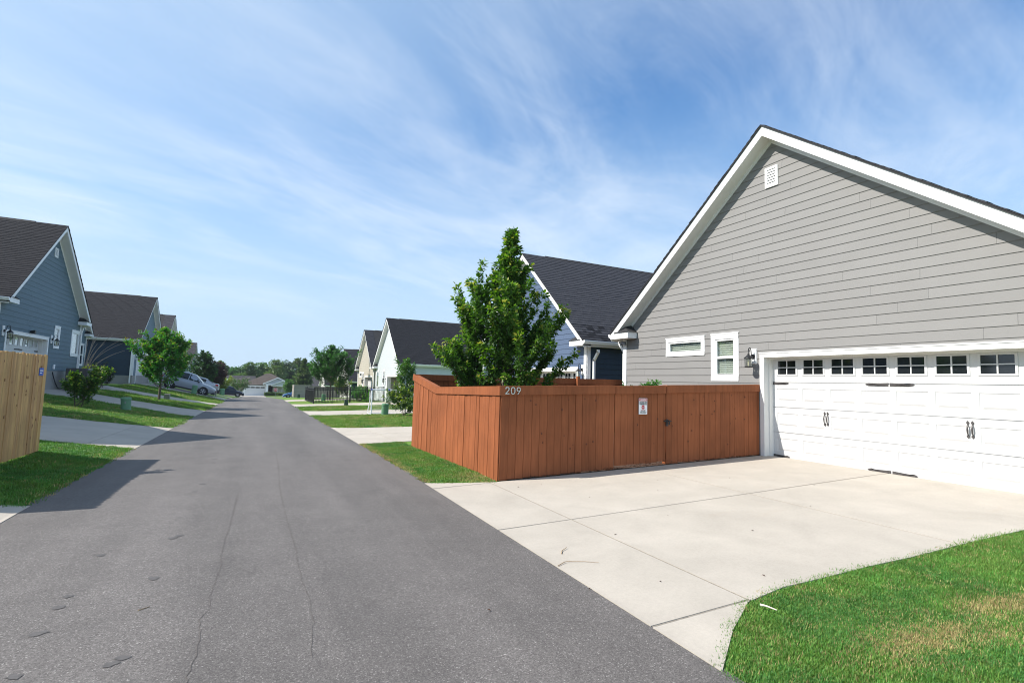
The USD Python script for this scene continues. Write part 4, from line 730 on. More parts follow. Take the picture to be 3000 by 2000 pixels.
pedestal('green utility pedestal in front of the small white goal', 5.80, 25.7, .60, .175, tiltx=2)
pedestal('pale green utility pedestal leaning beside the silver car wheel', -4.68, 51.3, .80, .20, tiltx=7)
pedestal('small pale green utility pedestal by the dark blue car', -4.2, 84.5, .95, .3)
pedestal('green utility pedestal seen through the black iron fence', 5.6, 49.8, .62, .18)
pedestal('tiny pale green utility pedestal near the blue car at the far right kerb', 7.25, 122.5, .9, .32)
def boxpost(name, label, x, y, w, h, m, ridges=0):
    P = thing(name, label, 'utility box', loc=(x, y, gr(x, y)-.02)); obj('body', G().hexa([(-w/2*1.08, -w/2, 0), (w/2*1.08, -w/2, 0), (w/2*1.08, w/2, 0), (-w/2*1.08, w/2, 0), (-w/2*.94, -w/2*.94, h*.93), (w/2*.94, -w/2*.94, h*.93), (w/2*.94, w/2*.94, h*.93), (-w/2*.94, w/2*.94, h*.93)]), M[m], P)
    obj('lid', G().bev(-w/2*.98, w/2*.98, -w/2*.98, w/2*.98, h*.93, h, .015), M[m], P)
    for i in range(ridges): obj('rib', G().box(-w/2*1.1, w/2*1.1, -w/2*1.04, -w/2*.9, h*(.2+.16*i), h*(.25+.16*i)), M[m], P)
boxpost('utility_box', 'dark green square utility box on the grass strip before the black iron fence', 5.76, 37.6, .24, .46, 'pedestal_dark')
boxpost('utility_box', 'weathered grey ribbed utility box at the foot of the left maple', -4.62, 36.25, .28, .40, 'foundation', 4)
boxpost('utility_box', 'dark green utility box before the grey horizontal board fence', 5.75, 81.5, .34, .55, 'pedestal_dark')
P = thing('marker_post', 'slim grey metal marker post in front of the silver car', 'post', loc=(-3.3, 56.2, gr(-3.3, 56.2))); obj('shaft', G().tube([(0, 0, -.1), (0, 0, .78)], .05, 8), M['galv'], P); obj('cap', G().lathe([(.055, .76), (.055, .80), (.001, .83)], n=8), M['galv'], P)
# ------------------------------------------------------------------ goal
G_ = thing('goal', 'small white frame goal with net standing on the driveway', 'goal', loc=(5.25, 26.35, gr(5.25, 26.35)+.02))
W_, Hh, Dp = 1.72, 1.24, .85
for x in (0, W_):
    obj('post', G().tube([(x, -.12, 0), (x, 0, Hh)], .030, 8), M['goalwhite'], G_); obj('brace', G().tube([(x, Dp, .03), (x, 0, Hh)], .022, 8), M['goalwhite'], G_); obj('foot', G().tube([(x, -.12, .02), (x, Dp, .02)], .022, 8), M['goalwhite'], G_)
    obj('corner_joint', G().tube([(x-.035, 0, Hh), (x+.035, 0, Hh)], .04, 8), M['goalblue'], G_)
obj('crossbar', G().tube([(0, 0, Hh), (W_, 0, Hh)], .030, 8), M['goalwhite'], G_); obj('back_bar', G().tube([(0, Dp, .02), (W_, Dp, .02)], .022, 8), M['goalwhite'], G_); obj('middle_joint', G().tube([(W_/2-.05, 0, Hh), (W_/2+.05, 0, Hh)], .038, 8), M['goalblue'], G_)
g = G()
for k in range(35): x = W_*k/34; g.tube([(x+.01*math.sin(k), .02, Hh-.02), (x, .35+.03*math.sin(k*.9), Hh*.5), (x, Dp, .05)], .0022, 3, False)
for k in range(12): t = k/11; g.tube([(0, .02+t*(Dp-.02), Hh*(1-t)+.03), (W_, .02+t*(Dp-.02), Hh*(1-t)+.03)], .0022, 3, False)
for x in (0, W_):
    for k in range(1, 8): t = k/8; g.tube([(x, -.12+.12*t, Hh*t), (x, Dp*(1-t), Hh*t)], .0022, 3, False)
obj('net', g, M['net'], G_, kind='stuff')
# ------------------------------------------------------------------ bin, air conditioner, hose
B_ = thing('wheelie_bin', 'lime green wheeled bin beside the bush at the pale blue house', 'bin', loc=(8.76, 46.6, gr(8.76, 46.6)))
obj('body', G().hexa([(-.2, -.25, .05), (.2, -.25, .05), (.2, .25, .05), (-.2, .25, .05), (-.27, -.33, .92), (.27, -.33, .92), (.27, .33, .92), (-.27, .33, .92)]), M['binlime'], B_); obj('lid', G().bev(-.29, .29, -.36, .36, .92, 1.02, .03), M['binlime'], B_); obj('handle', G().tube([(-.2, .37, .93), (.2, .37, .93)], .02, 6), M['blackmetal'], B_)
for x in (-.23, .23): obj('wheel', G().lathe([(.001, -.03), (.1, -.03), (.1, .03), (.001, .03)], (x, .27, .1), 12, 0), M['tyre'], B_)
A_ = thing('air_conditioner', 'dark grey air conditioner unit against the slate blue house behind the shrub', 'air conditioner', loc=(-7.65, 31.6, .75)); obj('casing', G().bev(-.42, .42, -.45, .45, 0, 1.0, .02), M['gray_iron'], A_)
for k in range(14): obj('louver', G().box(.422, .432, -.42, .42, .08+k*.063, .11+k*.063), M['signblack'], A_)
obj('fan_guard', G().lathe([(.001, 1.01), (.32, 1.01), (.34, 1.0)], n=16), M['signblack'], A_)
t = np.linspace(0, 1, 24); tag(obj('garden_hose', G().tube(np.column_stack([np.full(24, -8.33), 30.35+2.4*t**1.3, 1.55-.75*np.sin(np.minimum(t*1.6, 1)*PI/2)+.04*np.sin(t*9)]), .022, 6), M['blackmetal'], smooth=60), 'black hose hanging against the foundation of the slate blue house', 'hose')
# ------------------------------------------------------------------ stop sign
S_ = thing('stop_sign', 'red octagonal stop sign on a post at the end of the road', 'sign', loc=(3.8, 118, gr(3.8, 118)))
zs = -1.0 - gr(3.8, 118); obj('post', G().box(-.035, .035, .02, .08, -.2, zs+.4), M['galv'], S_); obj('border', octagon(0, zs, .40, -.005, .015), M['signwhite'], S_); obj('face', octagon(0, zs, .375, -.012, -.006), M['red'], S_)
tx = meshkit.text_mesh('STOP', .25, .004, True); v = np.array(tx.vertices); w = v[:, 0].max()-v[:, 0].min(); v[:, 0] = (v[:, 0]-v[:, 0].min()-w/2)*.58/w; obj('lettering', (np.column_stack([v[:, 0], -.0125-v[:, 2], zs-.125+v[:, 1]]), np.array(tx.faces)), M['signwhite'], S_)

# ------------------------------------------------------------------ vehicles
def car(name, label, x, y, heading, slope, paint, kind='suv', k=1.0, cat='car', z=None):
    """local u forward, v left, w up; heading in degrees from +x; slope = nose-down angle in degrees"""
    z = gr(x, y)+.02 if z is None else z
    mt = Gf.Matrix4d().SetScale(k) * Gf.Matrix4d().SetRotate(Gf.Rotation(Gf.Vec3d(0, 1, 0), slope)) * Gf.Matrix4d().SetRotate(Gf.Rotation(Gf.Vec3d(0, 0, 1), heading)) * Gf.Matrix4d().SetTranslate(Gf.Vec3d(x, y, z))
    C = thing(name, label, cat, mat=mt)
    if kind == 'suv':
        st = [(-2.22, .55, .95, .62), (-2.15, .38, 1.02, .80), (-1.7, .30, 1.06, .90), (-.9, .26, 1.05, .92), (0, .25, 1.03, .92), (.75, .25, 1.02, .92), (1.1, .26, 1.0, .91), (1.6, .28, .93, .89), (2.0, .33, .83, .82), (2.22, .40, .70, .64)]
        gh = [(-2.05, 1.04, 1.12, .78, .62), (-1.75, 1.05, 1.52, .82, .60), (-1.1, 1.05, 1.66, .84, .62), (-.3, 1.04, 1.69, .85, .62), (.35, 1.03, 1.62, .85, .60), (1.08, .99, 1.04, .80, .72)]; wr, wb = .36, 1.31; win = [(-1.62, -.95), (-.90, -.08), (-.02, .72)]
    else:
        st = [(-2.35, .55, .92, .66), (-2.25, .36, .98, .80), (-1.8, .28, 1.00, .87), (-.9, .23, .96, .89), (0, .22, .93, .89), (.8, .22, .92, .89), (1.3, .23, .88, .88), (1.8, .26, .80, .84), (2.15, .32, .70, .74), (2.32, .40, .60, .55)]
        gh = [(-1.75, .98, 1.0, .74, .66), (-1.1, .97, 1.36, .80, .58), (-.4, .95, 1.45, .82, .58), (.2, .94, 1.40, .82, .57), (1.1, .89, .93, .78, .70)]; wr, wb = .33, 1.38; win = [(-1.05, -.42), (-.36, .62)]
    def loft(secs):
        n = len(secs[0]); V = np.vstack(secs); F = []
        for i in range(len(secs)-1):
            for j in range(n-1): a = i*n+j; F += [[a, a+1, a+n+1], [a, a+n+1, a+n]]
        F += [[0, j, j+1] for j in range(1, n-1)]; b = (len(secs)-1)*n; F += [[b, b+j+1, b+j] for j in range(1, n-1)]; return V, F
    def half(u, zb, zs, hw):
        p = [(0, zb), (hw*.88, zb), (hw*.97, zb+.08), (hw, zb+(zs-zb)*.45), (hw*.985, zs-.12), (hw*.93, zs-.03), (hw*.80, zs), (0, zs+.025)]; return [(u, a, b) for a, b in p] + [(u, -a, b) for a, b in p[::-1][1:]]
    body = obj('body', G().add(*loft([half(*s_) for s_ in st])), paint, C, smooth=50)
    gs = []
    for u, zb, zt, hb, ht in gh: p = [(hb, zb-.06), (hb*.985, zb+(zt-zb)*.3), (ht+.06, zt-.05), (ht*.85, zt), (0, zt+.015)]; gs.append([(u, a, b) for a, b in p] + [(u, -a, b) for a, b in p[::-1][1:]])
    obj('roof', G().add(*loft(gs)), paint, C, smooth=50)
    U = np.array([q[0] for q in gh]); zi = lambda u, c: np.interp(u, U, [q[c] for q in gh])
    for sg in (1, -1):
        for a, b in win:
            g = G(); pr = []
            for u in (a, b): 
                zb, zt, hb, ht = zi(u, 1), zi(u, 2), zi(u, 3), zi(u, 4); lo, hi = zb+.04, zt-.08
                f = lambda zz: np.interp(zz, [zb-.06, zb+(zt-zb)*.3, zt-.05], [hb, hb*.985, ht+.06])+.014
                md = zb+(zt-zb)*.3; pr.append([(u, sg*f(lo), lo), (u, sg*f(md), md), (u, sg*f(max(hi, md+.02)), max(hi, md+.02))])
            g.add(pr[0]+pr[1], [[0, 3, 4], [0, 4, 1], [1, 4, 5], [1, 5, 2]]); obj('side_window', g, M['carglass'], C)
        for u in (-wb, wb):
            obj('wheel_arch', G().lathe([(.001, 0), (wr*1.16, 0), (wr*1.16, .012)], (u, sg*(.905 if kind == 'suv' else .875), wr), 24, 1), M['cladding'], C)
            W = obj('wheel', G().lathe([(wr*.62, -.10), (wr*.95, -.10), (wr, -.06), (wr, .06), (wr*.95, .10), (wr*.62, .10)], (u, sg*.86, wr), 28, 1), M['tyre'], C, smooth=40); rm = G().lathe([(wr*.60, .0), (wr*.64, .09*sg), (wr*.58, .10*sg)], (u, sg*.86, wr), 24, 1)
            for i in range(5):
                for dl in (-.16, .16): t0 = i*2*PI/5; rm.tube([(u+.05*math.cos(t0), sg*.945, wr+.05*math.sin(t0)), (u+wr*.62*math.cos(t0+dl), sg*.95, wr+wr*.62*math.sin(t0+dl))], .022, 4)
            rm.lathe([(.001, .10*sg), (.06, .095*sg)], (u, sg*.86, wr), 12, 1); obj('rim', rm, M['rim'], W); obj('brake_disc', G().lathe([(.001, .03*sg), (wr*.6, .03*sg)], (u, sg*.86, wr), 20, 1), M['cladding'], W)
        um = .78 if kind == 'suv' else .70; obj('mirror', G().bev(um-.08, um+.08, *sorted((sg*.90, sg*1.08)), 1.0 if kind == 'suv' else .92, 1.14 if kind == 'suv' else 1.05, .04), M['cladding'] if kind == 'suv' else paint, C)
        fn = st[-2]; obj('headlight', G().bev(fn[0]-.28, fn[0]+.13, *sorted((sg*.50, sg*(fn[3]-.03))), fn[2]-.15, fn[2]-.02, .03), M['headlamp'], C); bk = st[1]; obj('tail_light', G().bev(bk[0]-.06, bk[0]+.25, *sorted((sg*.50, sg*(bk[3]+.03))), bk[2]-.22, bk[2]-.04, .02), M['tail'], C)
        obj('sill', G().box(-wb+wr*1.1, wb-wr*1.1, *sorted((sg*.86, sg*.93)), .22, .34), M['cladding'], C)
    g = G(); u0, u1 = gh[-2][0]+.06, gh[-1][0]-.04; g.quad((u0, -.56, zi(u0, 2)+.012), (u0, .56, zi(u0, 2)+.012), (u1, .70, zi(u1, 2)+.03), (u1, -.70, zi(u1, 2)+.03)); obj('windscreen', g, M['carglass'], C)
    g = G(); u0, u1 = gh[1][0]-.03, gh[0][0]+.02; g.quad((u0, -.55, zi(u0, 2)+.012), (u0, .55, zi(u0, 2)+.012), (u1, .62, zi(u1, 2)+.03), (u1, -.62, zi(u1, 2)+.03)); obj('rear_window', g, M['carglass'], C)
    n = st[-1]; obj('front_bumper', G().bev(n[0]-.28, n[0]+.04, -.74, .74, .24, .42, .05), M['cladding'] if kind == 'suv' else paint, C); obj('grille', G().bev(n[0]-.05, n[0]+.015, -.42, .42, .46, .60, .02), M['cladding'], C); obj('rear_bumper', G().bev(st[0][0]-.05, st[0][0]+.25, -.80, .80, .32, .50, .05), M['cladding'] if kind == 'suv' else paint, C)
    obj('number_plate', G().box(st[0][0]-.06, st[0][0]-.045, -.16, .16, .55, .68), M['signwhite'], C)
    return C
zc = lambda x, y: gr(x, y)+.02
car('parked_car', 'silver car parked nose down on the steep left driveway', -5.55, 54.5, 0, 13.5, M['silver'], 'suv', 1.0, z=.115)
car('parked_car', 'pale silver sedan showing its red tail light behind the silver car', -6.1, 66.5, 180, -9, M['silver2'], 'sedan', 1.0, z=.02)
car('parked_car', 'dark blue car parked nose out at the far left of the road', -3.95, 100, 0, 4, M['navycar'], 'suv', 1.0, z=-1.83)
car('parked_car', 'blue car half hidden behind the grey board fence at far right', 7.2, 110, 180, 3, M['bluecar'], 'sedan', 1.0, z=-2.26)
# ------------------------------------------------------------------ trees, shrubs
def leafmesh(P, D, size, rng, droop=.25, fold=.35, aspect=.62):
    """kite-shaped folded leaves at points P pointing along D"""
    n = len(P); D = D/np.maximum(np.linalg.norm(D, axis=1, keepdims=True), 1e-9); D[:, 2] -= droop; D /= np.linalg.norm(D, axis=1, keepdims=True)
    up = np.array([0, 0, 1.]) + rng.normal(0, .45, (n, 3)); S = np.cross(D, up); S /= np.maximum(np.linalg.norm(S, axis=1, keepdims=True), 1e-9); N = np.cross(S, D)
    L = (size*rng.uniform(.6, 1.25, n))[:, None]
    base, tip = P, P + D*L; m = P + D*L*.45; a = m + S*L*aspect*.5 + N*L*fold*.25; b = m - S*L*aspect*.5 + N*L*fold*.25
    V = np.stack([base, a, tip, b], 1).reshape(-1, 3); i = np.arange(n)*4
    return V, np.vstack([np.column_stack([i, i+1, i+2]), np.column_stack([i, i+2, i+3])])
def sub(V, F, mask):   # leaves picked by mask
    n = len(mask); f = np.concatenate([mask, mask]); return V, F[f]
def shoottree(name, label, x, y, z, h, prof, trunk_h, n1, leafsize, nleaf, seed, mats, cat='tree', group=None, trunk_r=.05, lean=(0, 0), up=.75, sub_n=3, bark='bark', stems=1, newg=.0, spread=.35, light_top=.35):
    """ascending-branch broadleaf: trunk, limbs, shoots, leaves strung along the shoots.  prof: [(relative height, radius)]"""
    rng = np.random.default_rng(seed); T = thing(name, label, cat, group, loc=(x, y, z)); ph = np.array(prof)
    wood = G(); limbs = G(); shoots = []
    for s_ in range(stems):
        off = np.array([0, 0]) if stems == 1 else rng.normal(0, .06, 2); ln = np.array(lean) + (0 if stems == 1 else rng.normal(0, .22, 2)); hh = h*(1 if stems == 1 else rng.uniform(.75, 1))
        tt = np.linspace(0, 1, 9); pts = np.column_stack([off[0]+ln[0]*h*tt+np.cumsum(rng.normal(0, .012*h/4, 9)), off[1]+ln[1]*h*tt+np.cumsum(rng.normal(0, .012*h/4, 9)), tt*hh*.97])
        wood.tube(pts, trunk_r*(1-tt*.9)/(stems**.4), 7)
        axis = lambda t, pts=pts, tt=tt: np.array([np.interp(t, tt, pts[:, k]) for k in range(3)])
        for k in range(n1//stems):
            t = trunk_h/h + (1-trunk_h/h)*((k+rng.uniform(0, .8))/(n1//stems))**.9; t = min(t, .97); az = k*2.399963+rng.normal(0, .3); R = np.interp(min(t+.12, 1), ph[:, 0], ph[:, 1])*rng.uniform(.55, 1.18)
            b = axis(t); dirh = np.array([math.cos(az), math.sin(az), 0]); rise = R*up*rng.uniform(.8, 1.3)+.1*h*(1-t)*.4
            q = np.linspace(0, 1, 6)[:, None]; P = b + dirh*R*(q**.85) + np.array([0, 0, 1])*rise*q**1.35 + rng.normal(0, .02*R+.004, (6, 3))*q
            limbs.tube(P, max(.005, trunk_r*.34*(1-t*.6))*(1-q[:, 0]*.85), 5, False); shoots.append((P[1:], R))
            for j in range(sub_n):
                u = rng.uniform(.25, .9); b2 = np.array([np.interp(u, q[:, 0], P[:, c]) for c in range(3)]); az2 = az+rng.choice([-1, 1])*rng.uniform(.3, 1.3); R2 = R*rng.uniform(.28, .55)
                P2 = b2 + np.array([math.cos(az2), math.sin(az2), 0])*R2*q + np.array([0, 0, 1])*R2*up*rng.uniform(.5, 1.8)*q**1.2
                limbs.tube(P2, .006*(1-q[:, 0]*.8), 4, False); shoots.append((P2, R2))
        shoots.append((pts[5:], .2))
    obj('trunk', wood, M[bark], T, smooth=50); obj('limbs', limbs, M[bark], T, smooth=50)
    wts = np.array([np.linalg.norm(np.diff(P, axis=0), axis=1).sum() for P, R in shoots]); cnt = np.maximum((nleaf*wts/wts.sum()).astype(int), 6)
    PP, DD, TT = [], [], []
    for (P, R), c in zip(shoots, cnt):
        u = rng.beta(1.6, 1.0, c); q = np.linspace(0, 1, len(P)); X = np.column_stack([np.interp(u, q, P[:, k]) for k in range(3)]); dr = P[-1]-P[0]; dr = dr/np.linalg.norm(dr)
        sp = rng.normal(0, 1, (c, 3)); sp /= np.linalg.norm(sp, axis=1, keepdims=True); X = X + sp*rng.uniform(0, 1, (c, 1))*leafsize*spread*2.2
        PP.append(X); DD.append(sp*.9 + dr*.5); TT.append(u)
    PP, DD, TT = np.vstack(PP), np.vstack(DD), np.concatenate(TT); V, F = leafmesh(PP, DD, leafsize, rng)
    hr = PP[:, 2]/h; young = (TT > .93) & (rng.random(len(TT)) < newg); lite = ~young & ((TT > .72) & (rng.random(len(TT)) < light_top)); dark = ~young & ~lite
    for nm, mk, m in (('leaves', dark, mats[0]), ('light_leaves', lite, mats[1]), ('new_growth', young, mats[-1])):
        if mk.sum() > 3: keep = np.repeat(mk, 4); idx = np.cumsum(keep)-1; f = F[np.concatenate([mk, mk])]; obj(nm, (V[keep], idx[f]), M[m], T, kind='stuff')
    return T
gz = lambda x, y: gr(x, y)
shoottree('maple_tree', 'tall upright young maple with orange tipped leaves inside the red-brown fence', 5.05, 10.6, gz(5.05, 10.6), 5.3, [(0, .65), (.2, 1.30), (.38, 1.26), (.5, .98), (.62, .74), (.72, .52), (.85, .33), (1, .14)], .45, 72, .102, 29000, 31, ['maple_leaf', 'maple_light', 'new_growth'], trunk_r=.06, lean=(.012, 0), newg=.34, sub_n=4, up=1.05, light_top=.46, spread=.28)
shoottree('maple_tree', 'round green maple on the left lawn with a weathered box at its foot', -4.80, 34.7, gz(-4.8, 34.7), 4.1, [(0, .6), (.25, 1.4), (.45, 1.45), (.7, 1.05), (.85, .75), (1, .25)], .6, 60, .135, 15000, 32, ['maple_leaf', 'maple_light', 'new_growth'], trunk_r=.07, newg=.3, sub_n=4, up=.85, light_top=.5, spread=.24)
shoottree('maple_tree', 'broad green maple standing behind the black iron fence', 6.35, 51.3, gz(6.35, 51.3), 5.15, [(0, .5), (.25, 1.9), (.5, 2.0), (.7, 1.5), (.88, .9), (1, .3)], 1.0, 66, .17, 14000, 33, ['maple_deep', 'maple_leaf', 'maple_leaf'], trunk_r=.09, sub_n=4, up=.85, light_top=.25)
shoottree('small_tree', 'low dark leaved bush with bright yellow-green tips on the near left lawn', -5.74, 23.72, gz(-5.74, 23.72), 1.6, [(0, .34), (.35, .42), (.65, .26), (1, .10)], .08, 44, .085, 4600, 34, ['maple_leaf', 'redbud_light', 'redbud_light'], cat='bush', trunk_r=.03, stems=3, up=1.25, light_top=.3, newg=.6)
shoottree('shrub', 'dark rounded clipped shrub beside the driveway in front of the navy house', -8.1, 37.9, gz(-8.1, 37.9), 1.3, [(0, .45), (.5, .55), (1, .35)], .05, 40, .07, 3200, 35, ['dark_leaf', 'mid_leaf', 'mid_leaf'], cat='bush', trunk_r=.03, stems=3, up=.8, light_top=.15)
shoottree('shrub', 'yellowish leafy branch shrub before the dark rounded shrub', -7.75, 34.9, gz(-7.75, 34.9), 1.1, [(0, .2), (.6, .5), (1, .45)], .5, 22, .11, 900, 36, ['redbud_leaf', 'redbud_light', 'redbud_light'], cat='bush', trunk_r=.03, stems=2, up=.7, light_top=.7, newg=.8)
shoottree('small_tree', 'slender ball topped tree rising beyond the far left corner of the red-brown fence', 6.55, 24.7, gz(6.55, 24.7), 2.75, [(0, .2), (.45, .25), (.6, .48), (.85, .42), (1, .15)], 1.2, 46, .09, 3600, 37, ['mid_leaf', 'maple_light', 'maple_light'], trunk_r=.03, up=1.1, light_top=.35, sub_n=3)
shoottree('shrub', 'yellow-green leafy bush in front of the goal, beside the far end of the red-brown fence', 6.35, 24.3, gz(6.35, 24.3), 1.55, [(0, .4), (.4, .75), (.75, .6), (1, .3)], .1, 44, .10, 4200, 38, ['mid_leaf', 'redbud_light', 'redbud_light'], cat='bush', trunk_r=.025, stems=3, up=.6, light_top=.5, newg=.7)
shoottree('shrub', 'leafy green bush by the lime bin at the iron fence', 7.95, 45.3, gz(7.95, 45.3), 1.15, [(0, .5), (.5, .7), (1, .5)], .05, 36, .13, 2200, 39, ['mid_leaf', 'maple_light', 'maple_light'], cat='bush', trunk_r=.03, stems=3, up=.7, light_top=.3)
shoottree('shrub', 'pale green bush behind the middle of the iron fence', 8.4, 57.5, gz(8.4, 57.5), 1.9, [(0, .5), (.5, .9), (1, .55)], .1, 36, .17, 2200, 40, ['mid_leaf', 'redbud_light', 'redbud_light'], cat='bush', trunk_r=.03, stems=3, up=.8, light_top=.45)
shoottree('shrub', 'glossy evergreen shrub whose top shows over the fence below the two windows', 8.15, 9.6, gz(8.15, 9.6), 1.52, [(0, .3), (.6, .5), (1, .42)], .15, 40, .10, 3200, 41, ['mid_leaf', 'maple_light', 'maple_light'], cat='bush', trunk_r=.025, stems=3, up=.45, light_top=.3)
shoottree('small_tree', 'young tree behind the new pine fence, its shade falls on the road', -5.0, 11.2, gz(-5, 11.2), 2.95, [(0, .3), (.6, .6), (.85, .5), (1, .2)], .9, 30, .11, 1500, 42, ['maple_leaf', 'maple_light', 'maple_light'], trunk_r=.04, up=.8)
shoottree('dark_tree', 'dark leafy tree with ragged top left of the far cars', -6.1, 78, gz(-6.1, 78), 5.0, [(0, .7), (.25, 1.5), (.5, 1.35), (.75, .95), (1, .5)], .6, 44, .26, 5000, 43, ['dark_leaf', 'mid_leaf', 'mid_leaf'], trunk_r=.1, up=.9, light_top=.2)
shoottree('purple_tree', 'purple-brown leaved tree beyond the pale sedan', -5.25, 88, gz(-5.25, 88), 4.4, [(0, .6), (.3, 1.25), (.6, 1.2), (1, .5)], .8, 44, .26, 4200, 44, ['purple_leaf', 'dark_leaf', 'purple_leaf'], trunk_r=.1, up=.9, light_top=.15)
shoottree('shrub', 'bright yellow-green bush below the purple-brown tree', -4.9, 92, gz(-4.9, 92), 3.0, [(0, .5), (.5, .95), (1, .5)], .4, 36, .22, 2600, 45, ['yellow_leaf', 'redbud_light', 'redbud_light'], cat='bush', trunk_r=.04, stems=3, up=.9, light_top=.5)
shoottree('crape_myrtle', 'crape myrtle with pale blossom over the dark blue car', -2.75, 112, gz(-2.75, 112), 2.9, [(0, .8), (.6, 1.6), (.85, 1.9), (1, 1.2)], 1.3, 36, .22, 2800, 46, ['mid_leaf', 'bud', 'bud'], trunk_r=.06, stems=3, up=.6, light_top=.35)
shoottree('small_tree', 'rounded dark tree at the road end before the cream house', 6.6, 126, gz(6.6, 126)-.2, 3.9, [(0, .5), (.35, 1.1), (.65, 1.15), (1, .5)], .9, 40, .26, 3200, 47, ['mid_leaf', 'far_leaf_light', 'maple_light'], trunk_r=.08, up=.8)
shoottree('conical_tree', 'tall conical light green tree right of the cream house', 10.3, 134, gz(10.3, 134), 9.2, [(0, 1.2), (.15, 2.5), (.4, 2.2), (.7, 1.2), (1, .25)], .8, 70, .42, 6500, 48, ['far_leaf', 'far_leaf_light', 'far_leaf_light'], trunk_r=.14, up=.7, light_top=.5)
# bare arching stems beside the slate house
rng = np.random.default_rng(50); T = thing('bare_shrub', 'leafless arching tan stems between the slate blue and navy houses', 'bush', loc=(-9.1, 38.6, gz(-9.1, 38.6)))
for i in range(13):
    t = np.linspace(0, 1, 10); ax = rng.uniform(.3, 1.9) if i > 4 else rng.uniform(-.2, .5); ay = rng.uniform(-.2, .5); hh = rng.uniform(2.5, 3.7); obj('stem', G().tube(np.column_stack([.08*rng.normal()+ax*t**2.2, .08*rng.normal()+ay*t**2, hh*(t-.12*t**3)]),   .030*(1-t*.75), 5), M['bark_pale'], T, smooth=60)
# hedges at the end house
for i, (x, y, w, h, lb) in enumerate([(3.6, 144.6, 2.9, .95, 'clipped dark green hedge under the porch of the cream house'), (5.9, 144.4, 1.9, .8, 'yellowish hedge under the window of the cream house')]):
    r = np.random.default_rng(60+i); n = 2600; P = np.column_stack([r.uniform(-w/2, w/2, n), r.uniform(-.5, .5, n), r.uniform(.0, h, n)]); T = thing('hedge', lb, 'hedge', loc=(x, y, gz(x, y)))
    obj('foliage', leafmesh(P, r.normal(0, 1, (n, 3)), .22, r), M['mid_leaf' if i == 0 else 'far_leaf_light'], T, kind='stuff'); obj('stems', G().box(-w/2+.1, w/2-.1, -.35, .35, 0, h*.8), M['dark_leaf'], T)
# row of trees beyond the houses
def clumptree(label, x, y, h, w, seed, m, m2, z=None, trunk_h=.2, dens=1.0, name='tree'):
    r = np.random.default_rng(seed); z = gz(x, y) if z is None else z; T = thing(name, label, 'tree', loc=(x, y, z)); tt = np.linspace(0, 1, 7)
    obj('trunk', G().tube(np.column_stack([np.cumsum(r.normal(0, .08, 7)), np.cumsum(r.normal(0, .08, 7)), tt*h*.8]), .028*h*(1-tt*.85), 7), M['bark'], T, smooth=50)
    nb = 26; C = []
    for k in range(nb):
        t = trunk_h + (1-trunk_h)*r.random()**.8; R = w/2*math.sin(PI*min(.98, .18+.80*(t-trunk_h)/(1-trunk_h)))**.7; a = r.uniform(0, 2*PI); q = R*math.sqrt(r.random())*.85; C.append((q*math.cos(a), q*math.sin(a), t*h*.93, w*r.uniform(.10, .19)))
    limbs = G(); [limbs.tube([(0, 0, max(.15*h, c[2]*.55)), (c[0]*.6, c[1]*.6, c[2]*.8), c[:3]], [.05, .035, .015], 4, False) for c in C]; obj('limbs', limbs, M['bark'], T)
    P, D = [], []
    for c in C:
        n = int(150*dens); v = r.normal(0, 1, (n, 3)); v /= np.linalg.norm(v, axis=1, keepdims=True); rad = c[3]*r.uniform(.55, 1.12, (n, 1)); P.append(np.array(c[:3]) + v*rad*np.array([1.15, 1.15, .75])); D.append(v + r.normal(0, .5, (n, 3)))
    P, D = np.vstack(P), np.vstack(D); V, F = leafmesh(P, D, .055*w+.12, r, aspect=.8); mk = r.random(len(P)) < .3
    for nm, k, mm in (('leaves', ~mk, m), ('light_leaves', mk, m2)): keep = np.repeat(k, 4); idx = np.cumsum(keep)-1; obj(nm, (V[keep], idx[F[np.concatenate([k, k])]]), M[mm], T, kind='stuff')
    return T
BG = [(-13.5, 178, 7.2, 7, 0, 'bushy mid green tree far left beyond the parked cars'), (-9.5, 170, 8.6, 5.5, 2, 'slim pale green tree standing above the dark grey roof'), (-5.6, 188, 7.6, 8, 1, 'low dark green tree over the left end of the long grey roof'), (-2.2, 182, 9.2, 7.5, 0, 'wide mid green tree behind the long grey roof'), (1.6, 190, 9.8, 7, 0, 'mid green tree behind the left slope of the tan hip roof'), (5.6, 184, 10.4, 7, 2, 'tall lighter tree just right of the hip roof peak'), (9.2, 192, 10.2, 8, 1, 'dark broad tree right of the tan hip roof'), (12.8, 200, 11.6, 8, 0, 'tall mid green tree behind the conical tree'), (16.6, 186, 10.0, 7.5, 2, 'light green tree between the conical tree and the maple'), (20.5, 195, 9.5, 9, 0, 'mid green tree low behind the pale gabled house'), (-18, 165, 8.0, 8, 1, 'dark tree far left behind the low grey house'), (25.5, 190, 9.0, 9, 1, 'dark tree at the right end of the far tree row')]
LM = [('far_leaf', 'far_leaf_light'), ('far_leaf_dark', 'far_leaf'), ('far_leaf_light', 'far_leaf_light')]
for i, (x, y, h, w, k, lb) in enumerate(BG): clumptree(lb, x, y, h, w, 70+i, *LM[k])
r = np.random.default_rng(99); P, D = [], []
for k in range(110):
    x, y = r.uniform(-75, 75), r.uniform(204, 226); h = r.uniform(4.5, 7.6); c = np.array([x, y, -3.4+h*.62]); n = 90; v = r.normal(0, 1, (n, 3)); v /= np.linalg.norm(v, axis=1, keepdims=True); P.append(c + v*np.array([3.6, 3.6, h*.45])*r.uniform(.7, 1.05, (n, 1))); D.append(v+r.normal(0, .4, (n, 3)))
